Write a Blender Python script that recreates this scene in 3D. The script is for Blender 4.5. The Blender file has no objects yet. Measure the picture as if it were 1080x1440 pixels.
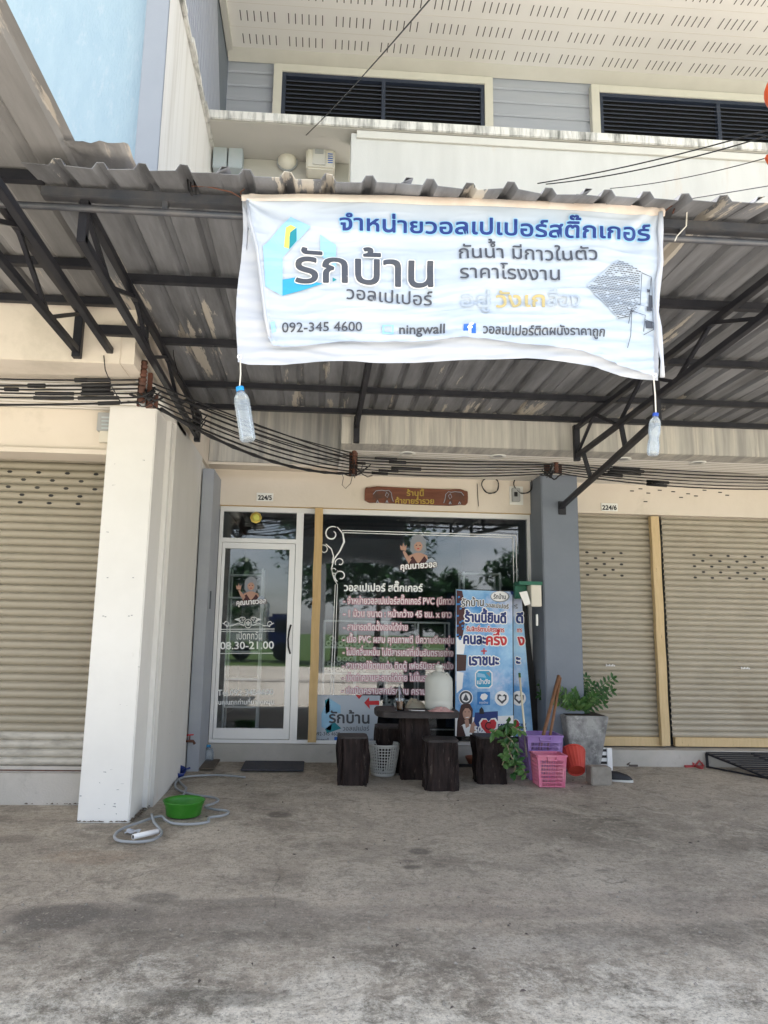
import bpy, bmesh, math, random
from mathutils import Vector, Matrix, noise
random.seed(7)
PI = math.pi
sc = bpy.context.scene
COL = sc.collection
# ------------------------------------------------------------------ camera
F_PX, CX, CY, HC = 1000.0, 505.0, 720.0, 1.5
pitch = math.atan(0.168); yaw = math.radians(3.3); roll = 0.019
FW = Vector((math.sin(yaw)*math.cos(pitch), math.cos(yaw)*math.cos(pitch), math.sin(pitch)))
R0 = Vector((math.cos(yaw), -math.sin(yaw), 0)); U0 = R0.cross(FW)
UP = U0*math.cos(roll) - R0*math.sin(roll); RT = R0*math.cos(roll) + U0*math.sin(roll)
cam = bpy.data.cameras.new('camera'); camo = bpy.data.objects.new('camera', cam); COL.objects.link(camo)
M = Matrix((RT, UP, -FW)).transposed().to_4x4(); M.translation = (0, 0, HC); camo.matrix_world = M
cam.sensor_fit = 'VERTICAL'; cam.sensor_height = 36; cam.sensor_width = 27
cam.lens = 36*F_PX/1440; cam.shift_x = (540-CX)/1440; cam.clip_end = 600; cam.clip_start = 0.05
sc.camera = camo
# ------------------------------------------------------------------ light
SUN_EL, SUN_AZ = 84.5, 12.0       # sun nearly overhead, a little behind the shop row
w = bpy.data.worlds.new('World'); sc.world = w; w.use_nodes = True
nt = w.node_tree; bg = nt.nodes['Background']
sky = nt.nodes.new('ShaderNodeTexSky'); sky.sky_type = 'NISHITA'; sky.sun_disc = False
sky.sun_elevation = math.radians(SUN_EL); sky.sun_rotation = math.radians(SUN_AZ)
sky.air_density = 1.0; sky.dust_density = 1.5
tc = nt.nodes.new('ShaderNodeTexCoord'); mp = nt.nodes.new('ShaderNodeMapping'); mp.inputs['Scale'].default_value = (1, 1, 2.6)
nz = nt.nodes.new('ShaderNodeTexNoise'); nz.inputs['Scale'].default_value = 2.2; nz.inputs['Detail'].default_value = 8; nz.inputs['Roughness'].default_value = .58
cr = nt.nodes.new('ShaderNodeValToRGB'); cr.color_ramp.elements[0].position = .42; cr.color_ramp.elements[1].position = .62
mx = nt.nodes.new('ShaderNodeMixRGB'); mx.inputs[2].default_value = (8.2, 8.4, 8.8, 1)
nt.links.new(tc.outputs['Generated'], mp.inputs[0]); nt.links.new(mp.outputs[0], nz.inputs['Vector'])
nt.links.new(nz.outputs['Fac'], cr.inputs[0]); nt.links.new(cr.outputs[0], mx.inputs[0])
nt.links.new(sky.outputs[0], mx.inputs[1]); nt.links.new(mx.outputs[0], bg.inputs[0]); bg.inputs[1].default_value = .115
sun = bpy.data.lights.new('sun', 'SUN'); sun.energy = 5.0; sun.angle = math.radians(.5); sun.color = (1, .945, .915)
so = bpy.data.objects.new('sun', sun); COL.objects.link(so)
el, az = math.radians(SUN_EL), math.radians(SUN_AZ)
sd = Vector((math.cos(el)*math.sin(az), math.cos(el)*math.cos(az), math.sin(el)))
so.rotation_euler = (-sd).to_track_quat('-Z', 'Y').to_euler(); so.location = (0, 0, 30)
vs = sc.view_settings; vs.view_transform = 'Standard'; vs.look = 'None'; vs.exposure = 1.74; vs.gamma = 1; vs.use_curve_mapping = False
sc.cycles.max_bounces = 10; sc.cycles.transparent_max_bounces = 16; sc.cycles.use_denoising = True
sc.cycles.sample_clamp_indirect = 8
# ------------------------------------------------------------------ picture -> place
def ray(px, py): return FW + RT*((px-CX)/F_PX) - UP*((py-CY)/F_PX)
def PY(px, py, y):
    r = ray(px, py); t = y/r.y; return Vector((r.x*t, y, HC+r.z*t))
def PZ(px, py, z=0.0):
    r = ray(px, py); t = (z-HC)/r.z; return Vector((r.x*t, r.y*t, z))
def PX(px, py, x):
    r = ray(px, py); t = x/r.x; return Vector((x, r.y*t, HC+r.z*t))
def plane_y(y, off=0.0):
    return lambda px, py, o=0.0: PY(px, py, y) + Vector((0, -(off+o), 0))
# ------------------------------------------------------------------ builders
WL = {}
def tag(o, label=None, cat=None, group=None, kind=None):
    if label: o['label'] = label
    if cat: o['category'] = cat
    if group: o['group'] = group
    if kind: o['kind'] = kind
    return o
def thing(name, label, cat, loc=(0, 0, 0), group=None):
    o = bpy.data.objects.new(name, None); COL.objects.link(o); o.empty_display_size = .1
    o.location = loc; WL[o.name] = Vector(loc); return tag(o, label, cat, group)
def link(me, name, parent=None, m=None, smooth=False):
    o = bpy.data.objects.new(name, me); COL.objects.link(o)
    if m is not None and not me.materials: me.materials.append(m)
    if smooth: me.polygons.foreach_set('use_smooth', [True]*len(me.polygons))
    if parent is not None:
        o.parent = parent
        L = WL[parent.name]
        me.transform(Matrix.Translation(-L)); WL[o.name] = L.copy()
    else: WL[o.name] = Vector((0, 0, 0))
    return o
class MB:
    def __init__(s): s.v = []; s.f = []
    def add(s, vs, fs):
        b = len(s.v); s.v += [tuple(v) for v in vs]; s.f += [tuple(b+i for i in f) for f in fs]; return s
    def box(s, a, b):
        x0, x1 = sorted((a[0], b[0])); y0, y1 = sorted((a[1], b[1])); z0, z1 = sorted((a[2], b[2]))
        return s.add([(x0,y0,z0),(x1,y0,z0),(x1,y1,z0),(x0,y1,z0),(x0,y0,z1),(x1,y0,z1),(x1,y1,z1),(x0,y1,z1)],
                     [(0,3,2,1),(4,5,6,7),(0,1,5,4),(1,2,6,5),(2,3,7,6),(3,0,4,7)])
    def bar(s, p, q, wd, ht, up=(0, 0, 1)):
        p, q = Vector(p), Vector(q); d = (q-p).normalized(); up = Vector(up)
        if abs(d.dot(up)) > .98: up = Vector((0, 1, 0))
        a = d.cross(up).normalized()*wd/2; b = a.cross(d).normalized()*ht/2
        return s.add([p-a-b, p+a-b, p+a+b, p-a+b, q-a-b, q+a-b, q+a+b, q-a+b],
                     [(0,1,2,3),(7,6,5,4),(0,4,5,1),(1,5,6,2),(2,6,7,3),(3,7,4,0)])
    def tube(s, pts, r, n=8, cap=True):
        pts = [Vector(p) for p in pts]; rr = r if isinstance(r, (list, tuple)) else [r]*len(pts)
        base = len(s.v); ref = None
        for i, p in enumerate(pts):
            d = (pts[min(i+1, len(pts)-1)] - pts[max(i-1, 0)])
            d = d.normalized() if d.length > 1e-9 else Vector((0, 0, 1))
            if ref is None: ref = Vector((0, 0, 1)) if abs(d.z) < .9 else Vector((1, 0, 0))
            a = d.cross(ref); a = a.normalized() if a.length > 1e-6 else Vector((1,0,0)); ref = a.cross(d).normalized()
            for k in range(n):
                t = 2*PI*k/n; s.v.append(tuple(p + a*math.cos(t)*rr[i] + ref*math.sin(t)*rr[i]))
        for i in range(len(pts)-1):
            for k in range(n):
                k2 = (k+1) % n; s.f.append((base+i*n+k, base+i*n+k2, base+(i+1)*n+k2, base+(i+1)*n+k))
        if cap:
            s.f.append(tuple(base+k for k in range(n))[::-1]); e = base+(len(pts)-1)*n; s.f.append(tuple(e+k for k in range(n)))
        return s
    def lathe(s, prof, c, n=24, axis=None, capb=True, capt=False):
        c = Vector(c); A = Vector(axis).normalized() if axis else Vector((0, 0, 1))
        a = A.cross(Vector((0, 1, 0)));
        if a.length < 1e-4: a = Vector((1, 0, 0))
        a.normalize(); b = A.cross(a).normalized(); base = len(s.v)
        for (r, z) in prof:
            for k in range(n):
                t = 2*PI*k/n; s.v.append(tuple(c + A*z + a*math.cos(t)*r + b*math.sin(t)*r))
        for i in range(len(prof)-1):
            for k in range(n):
                k2 = (k+1) % n; s.f.append((base+i*n+k, base+(i+1)*n+k, base+(i+1)*n+k2, base+i*n+k2))
        if capb: s.f.append(tuple(base+k for k in range(n)))
        if capt: e = base+(len(prof)-1)*n; s.f.append(tuple(e+k for k in range(n))[::-1])
        return s
    def quad(s, *p): return s.add(p, [tuple(range(len(p)))])
    def grid(s, fn, nu, nv):
        vs = [fn(i/nu, j/nv) for j in range(nv+1) for i in range(nu+1)]
        fs = [(j*(nu+1)+i, j*(nu+1)+i+1, (j+1)*(nu+1)+i+1, (j+1)*(nu+1)+i) for j in range(nv) for i in range(nu)]
        return s.add(vs, fs)
    def mesh(s, name='mesh'):
        me = bpy.data.meshes.new(name); me.from_pydata(s.v, [], s.f); me.update(); return me
    def build(s, name, m, parent=None, smooth=False, bevel=0, fix=True):
        me = s.mesh(name)
        if fix or bevel:
            bm = bmesh.new(); bm.from_mesh(me)
            if fix: bmesh.ops.recalc_face_normals(bm, faces=bm.faces)
            if bevel: bmesh.ops.bevel(bm, geom=bm.edges[:], offset=bevel, segments=2, affect='EDGES', clamp_overlap=True)
            bm.to_mesh(me); bm.free()
        return link(me, name, parent, m, smooth)
def rep(o, off, parent=None, label=None):
    c = o.copy(); COL.objects.link(c); c.location = o.location + Vector(off); c.parent = parent or o.parent
    WL[c.name] = WL[o.name]
    if label: c['label'] = label
    return c
def rbox(name, a, b, m, parent=None, bevel=.006): return MB().box(a, b).build(name, m, parent, bevel=bevel)
# ------------------------------------------------------------------ materials
def pr(name, col, rough=.7, col2=None, scale=4, lo=.35, hi=.65, bump=0, bscale=60, metal=0, stretch=(1, 1, 1), spec=.4, detail=6,
       third=None, tscale=1.0, tlo=.5, thi=.7, trans=0, alpha=1, sheen=0):
    m = bpy.data.materials.new(name); m.use_nodes = True; t = m.node_tree; n = t.nodes; L = t.links.new
    p = n['Principled BSDF']; p.inputs['Base Color'].default_value = (*col, 1); p.inputs['Roughness'].default_value = rough
    p.inputs['Metallic'].default_value = metal; p.inputs['Specular IOR Level'].default_value = spec
    g = n.new('ShaderNodeNewGeometry'); mp = n.new('ShaderNodeMapping'); mp.inputs['Scale'].default_value = stretch
    L(g.outputs['Position'], mp.inputs[0]); out = None
    if col2:
        z = n.new('ShaderNodeTexNoise'); z.inputs['Scale'].default_value = scale; z.inputs['Detail'].default_value = detail; z.inputs['Roughness'].default_value = .62
        L(mp.outputs[0], z.inputs['Vector']); c = n.new('ShaderNodeValToRGB')
        c.color_ramp.elements[0].position = lo; c.color_ramp.elements[1].position = hi
        c.color_ramp.elements[0].color = (*col, 1); c.color_ramp.elements[1].color = (*col2, 1)
        L(z.outputs['Fac'], c.inputs[0]); out = c.outputs[0]
    if third:
        z = n.new('ShaderNodeTexNoise'); z.inputs['Scale'].default_value = tscale; z.inputs['Detail'].default_value = 9; z.inputs['Roughness'].default_value = .68
        L(mp.outputs[0], z.inputs['Vector']); c = n.new('ShaderNodeMapRange')
        c.inputs['From Min'].default_value = tlo; c.inputs['From Max'].default_value = thi
        L(z.outputs['Fac'], c.inputs['Value']); x = n.new('ShaderNodeMixRGB'); x.inputs[2].default_value = (*third, 1)
        if out: L(out, x.inputs[1])
        else: x.inputs[1].default_value = (*col, 1)
        L(c.outputs[0], x.inputs[0]); out = x.outputs[0]
    if out: L(out, p.inputs['Base Color'])
    if bump:
        z = n.new('ShaderNodeTexNoise'); z.inputs['Scale'].default_value = bscale; z.inputs['Detail'].default_value = 5
        L(mp.outputs[0], z.inputs['Vector']); b = n.new('ShaderNodeBump'); b.inputs['Strength'].default_value = bump; b.inputs['Distance'].default_value = .01
        L(z.outputs['Fac'], b.inputs['Height']); L(b.outputs[0], p.inputs['Normal'])
    if trans: p.inputs['Transmission Weight'].default_value = trans
    return m
def translucent(name, col, amt=.35, rough=.5, col2=None, scale=3):
    m = pr(name, col, rough, col2=col2, scale=scale); t = m.node_tree; n = t.nodes; p = n['Principled BSDF']; o = n['Material Output']
    tr = n.new('ShaderNodeBsdfTranslucent'); tr.inputs[0].default_value = (*col, 1); mx = n.new('ShaderNodeMixShader'); mx.inputs[0].default_value = amt
    t.links.new(p.outputs[0], mx.inputs[1]); t.links.new(tr.outputs[0], mx.inputs[2]); t.links.new(mx.outputs[0], o.inputs[0]); return m
def glassmat(name, tint=(.8, .85, .86), ior=1.7, rough=.0):
    m = bpy.data.materials.new(name); m.use_nodes = True; t = m.node_tree; n = t.nodes; o = n['Material Output']
    n.remove(n['Principled BSDF'])
    a = n.new('ShaderNodeBsdfTransparent'); a.inputs[0].default_value = (*tint, 1)
    g = n.new('ShaderNodeBsdfGlossy'); g.inputs['Roughness'].default_value = rough
    f = n.new('ShaderNodeFresnel'); f.inputs[0].default_value = ior; mx = n.new('ShaderNodeMixShader')
    t.links.new(f.outputs[0], mx.inputs[0]); t.links.new(a.outputs[0], mx.inputs[1]); t.links.new(g.outputs[0], mx.inputs[2]); t.links.new(mx.outputs[0], o.inputs[0])
    return m
K = {}
K['cream'] = pr('cream_paint', (.66,.59,.50), .75, (.70,.63,.54), 1.5, bump=.15, bscale=25, third=(.5,.45,.37), tscale=1.3, tlo=.58, thi=.8)
K['white'] = pr('white_paint', (.76,.75,.72), .7, (.70,.69,.66), 1.2, bump=.2, bscale=12, third=(.55,.53,.48), tscale=2.5, tlo=.66, thi=.85)
K['beam'] = pr('stained_beam_paint', (.50,.48,.43), .8, (.30,.29,.27), 2.2, stretch=(5,1,.25), bump=.2, bscale=30, third=(.62,.58,.5), tscale=1.8, tlo=.52, thi=.7)
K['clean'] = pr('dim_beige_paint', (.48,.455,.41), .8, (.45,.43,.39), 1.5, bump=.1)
K['parapet'] = pr('parapet_paint', (.62,.61,.58), .8, (.57,.56,.53), 1.5, stretch=(3,1,.5), bump=.15, third=(.58,.50,.42), tscale=1.2, tlo=.6, thi=.8)
K['ledge'] = pr('mouldy_ledge', (.70,.68,.64), .85, (.12,.12,.11), 3.2, lo=.48, hi=.72, stretch=(4,1,.6), bump=.3, third=(.3,.29,.27), tscale=4, tlo=.5, thi=.75)
K['grey_wall'] = pr('blue_grey_paint', (.165,.19,.23), .7, (.185,.21,.25), 2, bump=.12, bscale=20)
K['grey_pale'] = pr('pale_grey_paint', (.30,.32,.36), .7, (.34,.36,.39), 2, bump=.12, bscale=20)
K['blue_wall'] = pr('light_blue_paint', (.30,.40,.47), .8, (.34,.44,.50), 2.6, stretch=(2.2,1,.8), bump=.5, bscale=30, third=(.40,.47,.52), tscale=7, tlo=.56, thi=.75)
K['fin'] = pr('fin_shade_grey', (.265,.285,.32), .8, (.29,.31,.345), 1.4, bump=.1)  # front of the white fin, its shade mixed into the colour
K['drip'] = pr('dripped_white_paint', (.72,.70,.67), .8, (.55,.52,.47), 1.8, lo=.5, hi=.8, stretch=(1,5,.25), bump=.1)
K['siding'] = pr('blue_grey_siding', (.37,.395,.47), .65, (.40,.42,.49), 2, stretch=(.4,1,6), bump=.1)
K['soffit'] = pr('cream_soffit', (.80,.78,.74), .7, (.83,.81,.77), .8)
K['trim'] = pr('ivory_trim', (.64,.62,.565), .6, (.60,.58,.53), 3)
K['louvre'] = pr('dark_blue_louvre', (.030,.040,.068), .5)
K['shut'] = pr('beige_shutter_steel', (.325,.29,.225), .5, (.36,.32,.25), 3, stretch=(1,1,1), spec=.4, third=(.26,.22,.16), tscale=.9, tlo=.55, thi=.8)
K['shut2'] = pr('right_shutter_steel', (.38,.34,.27), .5, (.42,.375,.30), 3, spec=.4, third=(.32,.27,.2), tscale=.9, tlo=.55, thi=.8)
K['shut_dirty'] = pr('dirty_shutter_steel', (.50,.47,.41), .6, (.22,.2,.17), 5, lo=.45, hi=.8, stretch=(1,1,3))
K['wood'] = pr('pale_timber', (.50,.34,.15), .65, (.58,.41,.2), 5, stretch=(8,8,.7), bump=.2, third=(.16,.09,.04), tscale=7, tlo=.66, thi=.74)
K['woodr'] = pr('painted_timber', (.55,.41,.22), .65, (.62,.47,.27), 5, stretch=(6,6,.8), bump=.3, third=(.10,.06,.03), tscale=9, tlo=.64, thi=.7)
K['alu'] = pr('aluminium', (.78,.78,.78), .4, metal=.25)
K['steel'] = pr('black_steel', (.013,.014,.019), .45, (.024,.024,.029), 6, spec=.3)
K['pipe'] = pr('dark_grey_pipe', (.035,.04,.052), .4, (.07,.068,.072), 8, spec=.6)
K['cable'] = pr('black_cable', (.012,.012,.014), .5)
K['sheet'] = pr('aged_roof_sheet', (.25,.256,.272), .55, (.12,.123,.13), 2.2, stretch=(3,.35,1), metal=.25, bump=.25, bscale=20, third=(.50,.46,.40), tscale=1.4, tlo=.60, thi=.615)
K['sheet_l'] = pr('old_roof_sheet', (.27,.265,.262), .6, (.15,.148,.146), 1.2, stretch=(3,.4,1), bump=.25, bscale=20, third=(.38,.345,.30), tscale=1.6, tlo=.58, thi=.61)
K['black'] = pr('matt_black', (.012,.012,.013), .6)
K['stump'] = pr('dark_stump_bark', (.009,.006,.006), .7, (.032,.021,.019), 9, stretch=(2.5,2.5,.35), bump=1.0, bscale=22, spec=.2, third=(.15,.12,.10), tscale=14, tlo=.60, thi=.72)
K['tabletop'] = pr('weathered_tabletop', (.022,.018,.018), .6, (.04,.033,.032), 8, bump=.5)
K['vinyl'] = translucent('white_vinyl', (.54,.57,.63), .2, .45)
K['print'] = translucent('printed_vinyl', (.46,.54,.64), .16, .4, (.54,.59,.66), 1.3)
K['fold'] = translucent('soiled_vinyl_hem', (.62,.52,.45), .2, .6, (.72,.66,.6), 6)
K['navy'] = pr('navy_ink', (.012,.032,.17), .5)
K['ink'] = pr('slate_ink', (.055,.062,.08), .5)
K['bricklnk'] = pr('brick_ink', (.07,.075,.09), .5); K['ghost'] = pr('faded_ink', (.34,.40,.48), .5); K['gold'] = pr('faded_gold_ink', (.42,.35,.17), .5)
K['skyblue'] = pr('pale_blue_ink', (.27,.50,.70), .5); K['teal'] = pr('teal_ink', (.01,.22,.28), .5); K['cyan'] = pr('cyan_ink', (.03,.32,.55), .5)
K['yellow'] = pr('yellow_ink', (.62,.62,.12), .5); K['fb'] = pr('blue_ink', (.02,.12,.5), .5); K['wink'] = pr('white_ink', (.82,.82,.82), .5)
K['pinkink'] = pr('mauve_ink', (.52,.26,.33), .5); K['redink'] = pr('red_ink', (.5,.02,.03), .45)
K['blackink'] = pr('black_ink', (.01,.01,.015), .5); K['skin'] = pr('skin_ink', (.46,.27,.20), .6); K['silver'] = pr('silver_hair_ink', (.24,.26,.29), .5)
K['hairink'] = pr('dark_hair_ink', (.05,.018,.015), .5); K['royal'] = pr('royal_blue_ink', (.02,.18,.5), .5); K['dkred'] = pr('wine_ink', (.05,.008,.012), .5)
K['gline'] = pr('white_glass_film', (.85,.87,.87), .6)
K['glass'] = glassmat('shop_glass', (.88,.91,.93), 1.75, .02)
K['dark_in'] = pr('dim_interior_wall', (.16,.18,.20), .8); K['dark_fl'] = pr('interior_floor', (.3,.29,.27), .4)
K['shelf'] = pr('white_shelf_board', (.85,.87,.87), .5)
K['roll'] = pr('wallpaper_roll', (.88,.88,.84), .6, (.7,.7,.66), 3)
K['plate'] = pr('number_plate_white', (.78,.78,.74), .4)
K['sign'] = pr('carved_red_wood', (.11,.030,.013), .45, (.17,.055,.025), 6, stretch=(.8,4,5), bump=.4)
K['grey_plastic'] = pr('grey_plastic', (.35,.36,.36), .5); K['galv'] = pr('pale_blue_metal', (.40,.46,.49), .45, (.46,.5,.52), 4)
K['ivory'] = pr('ivory_plastic', (.66,.62,.53), .5); K['gold_m'] = pr('brass', (.55,.40,.10), .3, metal=.7)
K['purple'] = translucent('purple_plastic', (.33,.19,.52), .15, .5, (.40,.27,.55), 7); K['pink'] = translucent('pink_plastic', (.70,.17,.30), .15, .5, (.76,.30,.38), 7)
K['red'] = pr('red_plastic', (.42,.035,.025), .5, (.5,.06,.04), 5); K['green'] = translucent('green_plastic', (.035,.22,.018), .12, .4, (.06,.26,.035), 8)
K['dgreen'] = pr('dark_green_plastic', (.01,.12,.07), .4); K['wplastic'] = pr('white_plastic', (.58,.58,.55), .45); K['jug'] = translucent('milky_plastic', (.70,.72,.68), .35, .45)
K['concrete'] = pr('planter_concrete', (.36,.36,.35), .85, (.16,.16,.16), 6, lo=.42, hi=.66, bump=.4, third=(.5,.5,.48), tscale=9, tlo=.55, thi=.7)
K['block'] = pr('concrete_block', (.30,.275,.24), .95, (.24,.22,.19), 14, bump=.8, bscale=90)
K['sill'] = pr('stained_sill', (.50,.47,.43), .8, (.40,.38,.34), 2, bump=.3, third=(.22,.20,.17), tscale=3, tlo=.58, thi=.8)
K['leaf'] = translucent('dark_green_leaf', (.018,.07,.018), .2, .35, (.045,.13,.03), 14); K['leaf2'] = translucent('mid_green_leaf', (.04,.13,.03), .25, .4, (.12,.22,.06), 14)
K['stem'] = pr('green_stem', (.06,.13,.03), .5); K['vine'] = pr('pale_stem', (.28,.24,.15), .6)
K['stick'] = pr('brown_stick', (.17,.08,.04), .6, (.24,.12,.06), 10); K['white_stick'] = pr('cream_stick', (.66,.60,.45), .5)
K['hose'] = translucent('grey_hose', (.34,.36,.38), .12, .35); K['bluep'] = pr('blue_pvc', (.02,.22,.45), .4); K['navyp'] = pr('navy_plastic', (.012,.03,.16), .35)
K['mat'] = pr('grey_doormat', (.055,.055,.065), .95, (.08,.08,.09), 40, bump=.6, bscale=200); K['cover'] = pr('brown_drain_cover', (.10,.08,.06), .8, (.15,.12,.09), 8)
K['shoe'] = pr('brown_sandal', (.10,.08,.07), .7); K['shoe_b'] = pr('black_shoe', (.015,.015,.018), .5); K['shoe_r'] = pr('red_sandal', (.38,.06,.06), .6); K['sole'] = pr('white_sole', (.6,.6,.58), .6)
K['terra'] = pr('terracotta', (.25,.09,.05), .7); K['soil'] = pr('potting_soil', (.03,.02,.015), .95); K['orange'] = translucent('orange_paper', (.75,.12,.03), .3, .5)
K['cloth'] = pr('pink_cloth', (.60,.40,.38), .9, (.45,.25,.24), 12); K['rope'] = pr('white_rope', (.6,.58,.52), .8); K['rust'] = pr('rusty_iron', (.13,.05,.03), .7, (.08,.04,.03), 9)
K['tea'] = pr('brown_tea', (.25,.08,.02), .2, spec=.5); K['clear'] = glassmat('clear_plastic', (.86,.9,.93), 1.5, .06)
K['grass'] = pr('verge_grass', (.05,.10,.02), .9, (.08,.14,.03), 3, bump=.6); K['bark'] = pr('tree_bark', (.10,.08,.06), .9)
K['bottleblue'] = pr('blue_cap', (.02,.28,.65), .4); K['bottlenavy'] = pr('dark_blue_cap', (.02,.07,.38), .4)
def milky_clear():
    m = glassmat('water_bottle_plastic', (.90,.94,.97), 1.55, .08); t = m.node_tree; n = t.nodes; o = n['Material Output']
    old = o.inputs[0].links[0].from_socket; d = n.new('ShaderNodeBsdfDiffuse'); d.inputs[0].default_value = (.72,.80,.86,1)
    mx = n.new('ShaderNodeMixShader'); mx.inputs[0].default_value = .22; t.links.new(old, mx.inputs[1]); t.links.new(d.outputs[0], mx.inputs[2]); t.links.new(mx.outputs[0], o.inputs[0]); return m
K['bottle'] = milky_clear()
STAINS = []
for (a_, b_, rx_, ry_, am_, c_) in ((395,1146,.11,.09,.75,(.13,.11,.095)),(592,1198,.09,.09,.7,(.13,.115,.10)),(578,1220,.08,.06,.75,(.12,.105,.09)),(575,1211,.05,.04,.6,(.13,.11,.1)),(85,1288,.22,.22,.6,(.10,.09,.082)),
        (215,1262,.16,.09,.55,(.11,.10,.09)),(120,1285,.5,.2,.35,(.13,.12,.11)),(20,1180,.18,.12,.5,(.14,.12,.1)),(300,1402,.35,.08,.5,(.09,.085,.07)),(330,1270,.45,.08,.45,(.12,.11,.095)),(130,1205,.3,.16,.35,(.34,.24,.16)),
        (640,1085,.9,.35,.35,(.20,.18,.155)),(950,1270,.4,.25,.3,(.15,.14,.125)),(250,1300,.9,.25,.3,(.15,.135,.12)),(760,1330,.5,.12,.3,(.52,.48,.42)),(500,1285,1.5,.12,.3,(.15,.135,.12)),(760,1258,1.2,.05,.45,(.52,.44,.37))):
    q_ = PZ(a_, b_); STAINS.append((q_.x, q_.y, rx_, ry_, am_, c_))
def ground_mat():
    m = bpy.data.materials.new('worn_concrete'); m.use_nodes = True; t = m.node_tree; n = t.nodes; L = t.links.new; p = n['Principled BSDF']
    p.inputs['Roughness'].default_value = .85; p.inputs['Specular IOR Level'].default_value = .25
    g = n.new('ShaderNodeNewGeometry'); pos = g.outputs['Position']
    def noi(sc_, det=8, ro=.65, dist=0):
        z = n.new('ShaderNodeTexNoise'); z.inputs['Scale'].default_value = sc_; z.inputs['Detail'].default_value = det; z.inputs['Roughness'].default_value = ro
        z.inputs['Distortion'].default_value = dist; L(pos, z.inputs['Vector']); return z.outputs['Fac']
    def rng(x, a, b, c=0, d=1):
        r = n.new('ShaderNodeMapRange'); r.inputs['From Min'].default_value = a; r.inputs['From Max'].default_value = b
        r.inputs['To Min'].default_value = c; r.inputs['To Max'].default_value = d; L(x, r.inputs['Value']); return r.outputs[0]
    def mix(f, a, b):
        x = n.new('ShaderNodeMixRGB')
        for s, v in ((0, f), (1, a), (2, b)):
            if isinstance(v, tuple): x.inputs[s].default_value = (*v, 1)
            elif isinstance(v, float): x.inputs[s].default_value = v
            else: L(v, x.inputs[s])
        return x.outputs[0]
    def ma(op, a, b):
        x = n.new('ShaderNodeMath'); x.operation = op; x.use_clamp = True
        for s, v in ((0, a), (1, b)):
            if isinstance(v, float): x.inputs[s].default_value = v
            else: L(v, x.inputs[s])
        return x.outputs[0]
    sep = n.new('ShaderNodeSeparateXYZ'); L(pos, sep.inputs[0]); y = sep.outputs[1]
    wob = noi(1.3, 4); yy = n.new('ShaderNodeMath'); yy.operation = 'MULTIPLY_ADD'; L(wob, yy.inputs[0]); yy.inputs[1].default_value = .55; L(y, yy.inputs[2]); yy = yy.outputs[0]
    c = mix(rng(noi(.9), .35, .65), (.40,.345,.28), (.53,.465,.38))
    c = mix(rng(noi(.55, 9, .7, .6), .50, .68), c, (.20,.173,.137))
    c = mix(ma('MULTIPLY', rng(noi(1.7, 10, .8, .8), .49, .57), .6), c, (.62,.55,.45))
    c = mix(ma('MULTIPLY', rng(noi(2.9, 10, .82, .5), .53, .62), .5), c, (.15,.13,.105))
    # darker damp-stained strip across the outer apron
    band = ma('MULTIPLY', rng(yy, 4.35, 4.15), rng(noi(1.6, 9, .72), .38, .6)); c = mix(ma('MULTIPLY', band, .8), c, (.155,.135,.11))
    # sandy seam at the slab edge
    seam = ma('MULTIPLY', rng(yy, 4.22, 4.3), rng(yy, 4.75, 4.4)); c = mix(ma('MULTIPLY', seam, rng(noi(3), .35, .6, 0, .75)), c, (.50,.42,.34))
    # worn pale lime surface nearest the road
    def maf(op, x_, y_):
        q = n.new('ShaderNodeMath'); q.operation = op
        for i_, v_ in ((0, x_), (1, y_)):
            if isinstance(v_, float): q.inputs[i_].default_value = v_
            else: L(v_, q.inputs[i_])
        return q.outputs[0]
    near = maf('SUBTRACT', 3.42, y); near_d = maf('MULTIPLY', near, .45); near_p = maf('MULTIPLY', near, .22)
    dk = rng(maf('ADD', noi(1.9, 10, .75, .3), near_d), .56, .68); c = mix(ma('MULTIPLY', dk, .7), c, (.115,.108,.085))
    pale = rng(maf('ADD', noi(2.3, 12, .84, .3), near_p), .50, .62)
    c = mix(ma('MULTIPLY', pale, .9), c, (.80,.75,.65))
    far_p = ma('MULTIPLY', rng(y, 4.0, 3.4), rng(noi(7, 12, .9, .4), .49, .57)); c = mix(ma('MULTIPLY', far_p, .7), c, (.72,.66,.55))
    moss = ma('MULTIPLY', rng(sep.outputs[0], -.9, -1.3), ma('MULTIPLY', rng(yy, 3.6, 3.2), rng(noi(5, 8, .7), .45, .6))); c = mix(ma('MULTIPLY', moss, .5), c, (.13,.13,.06))
    wn = n.new('ShaderNodeTexNoise'); wn.inputs['Scale'].default_value = 4; wn.inputs['Detail'].default_value = 6; L(pos, wn.inputs['Vector'])
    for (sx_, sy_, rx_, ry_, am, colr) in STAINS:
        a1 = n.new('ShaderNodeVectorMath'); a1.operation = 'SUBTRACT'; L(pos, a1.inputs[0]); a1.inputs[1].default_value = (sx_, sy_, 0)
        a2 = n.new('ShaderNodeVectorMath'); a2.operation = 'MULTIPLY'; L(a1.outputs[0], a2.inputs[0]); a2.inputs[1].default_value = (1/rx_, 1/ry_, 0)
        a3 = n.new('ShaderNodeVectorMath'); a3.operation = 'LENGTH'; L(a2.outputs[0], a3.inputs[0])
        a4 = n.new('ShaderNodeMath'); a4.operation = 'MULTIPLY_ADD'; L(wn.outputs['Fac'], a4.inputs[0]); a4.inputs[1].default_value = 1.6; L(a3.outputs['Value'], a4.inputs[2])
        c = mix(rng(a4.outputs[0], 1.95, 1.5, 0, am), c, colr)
    c = mix(ma('MULTIPLY', rng(noi(16, 10, .85), .50, .58), .45), c, (.15,.132,.108))
    c = mix(ma('MULTIPLY', rng(noi(38, 8, .85), .53, .60), .5), c, (.14,.125,.10))
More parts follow.
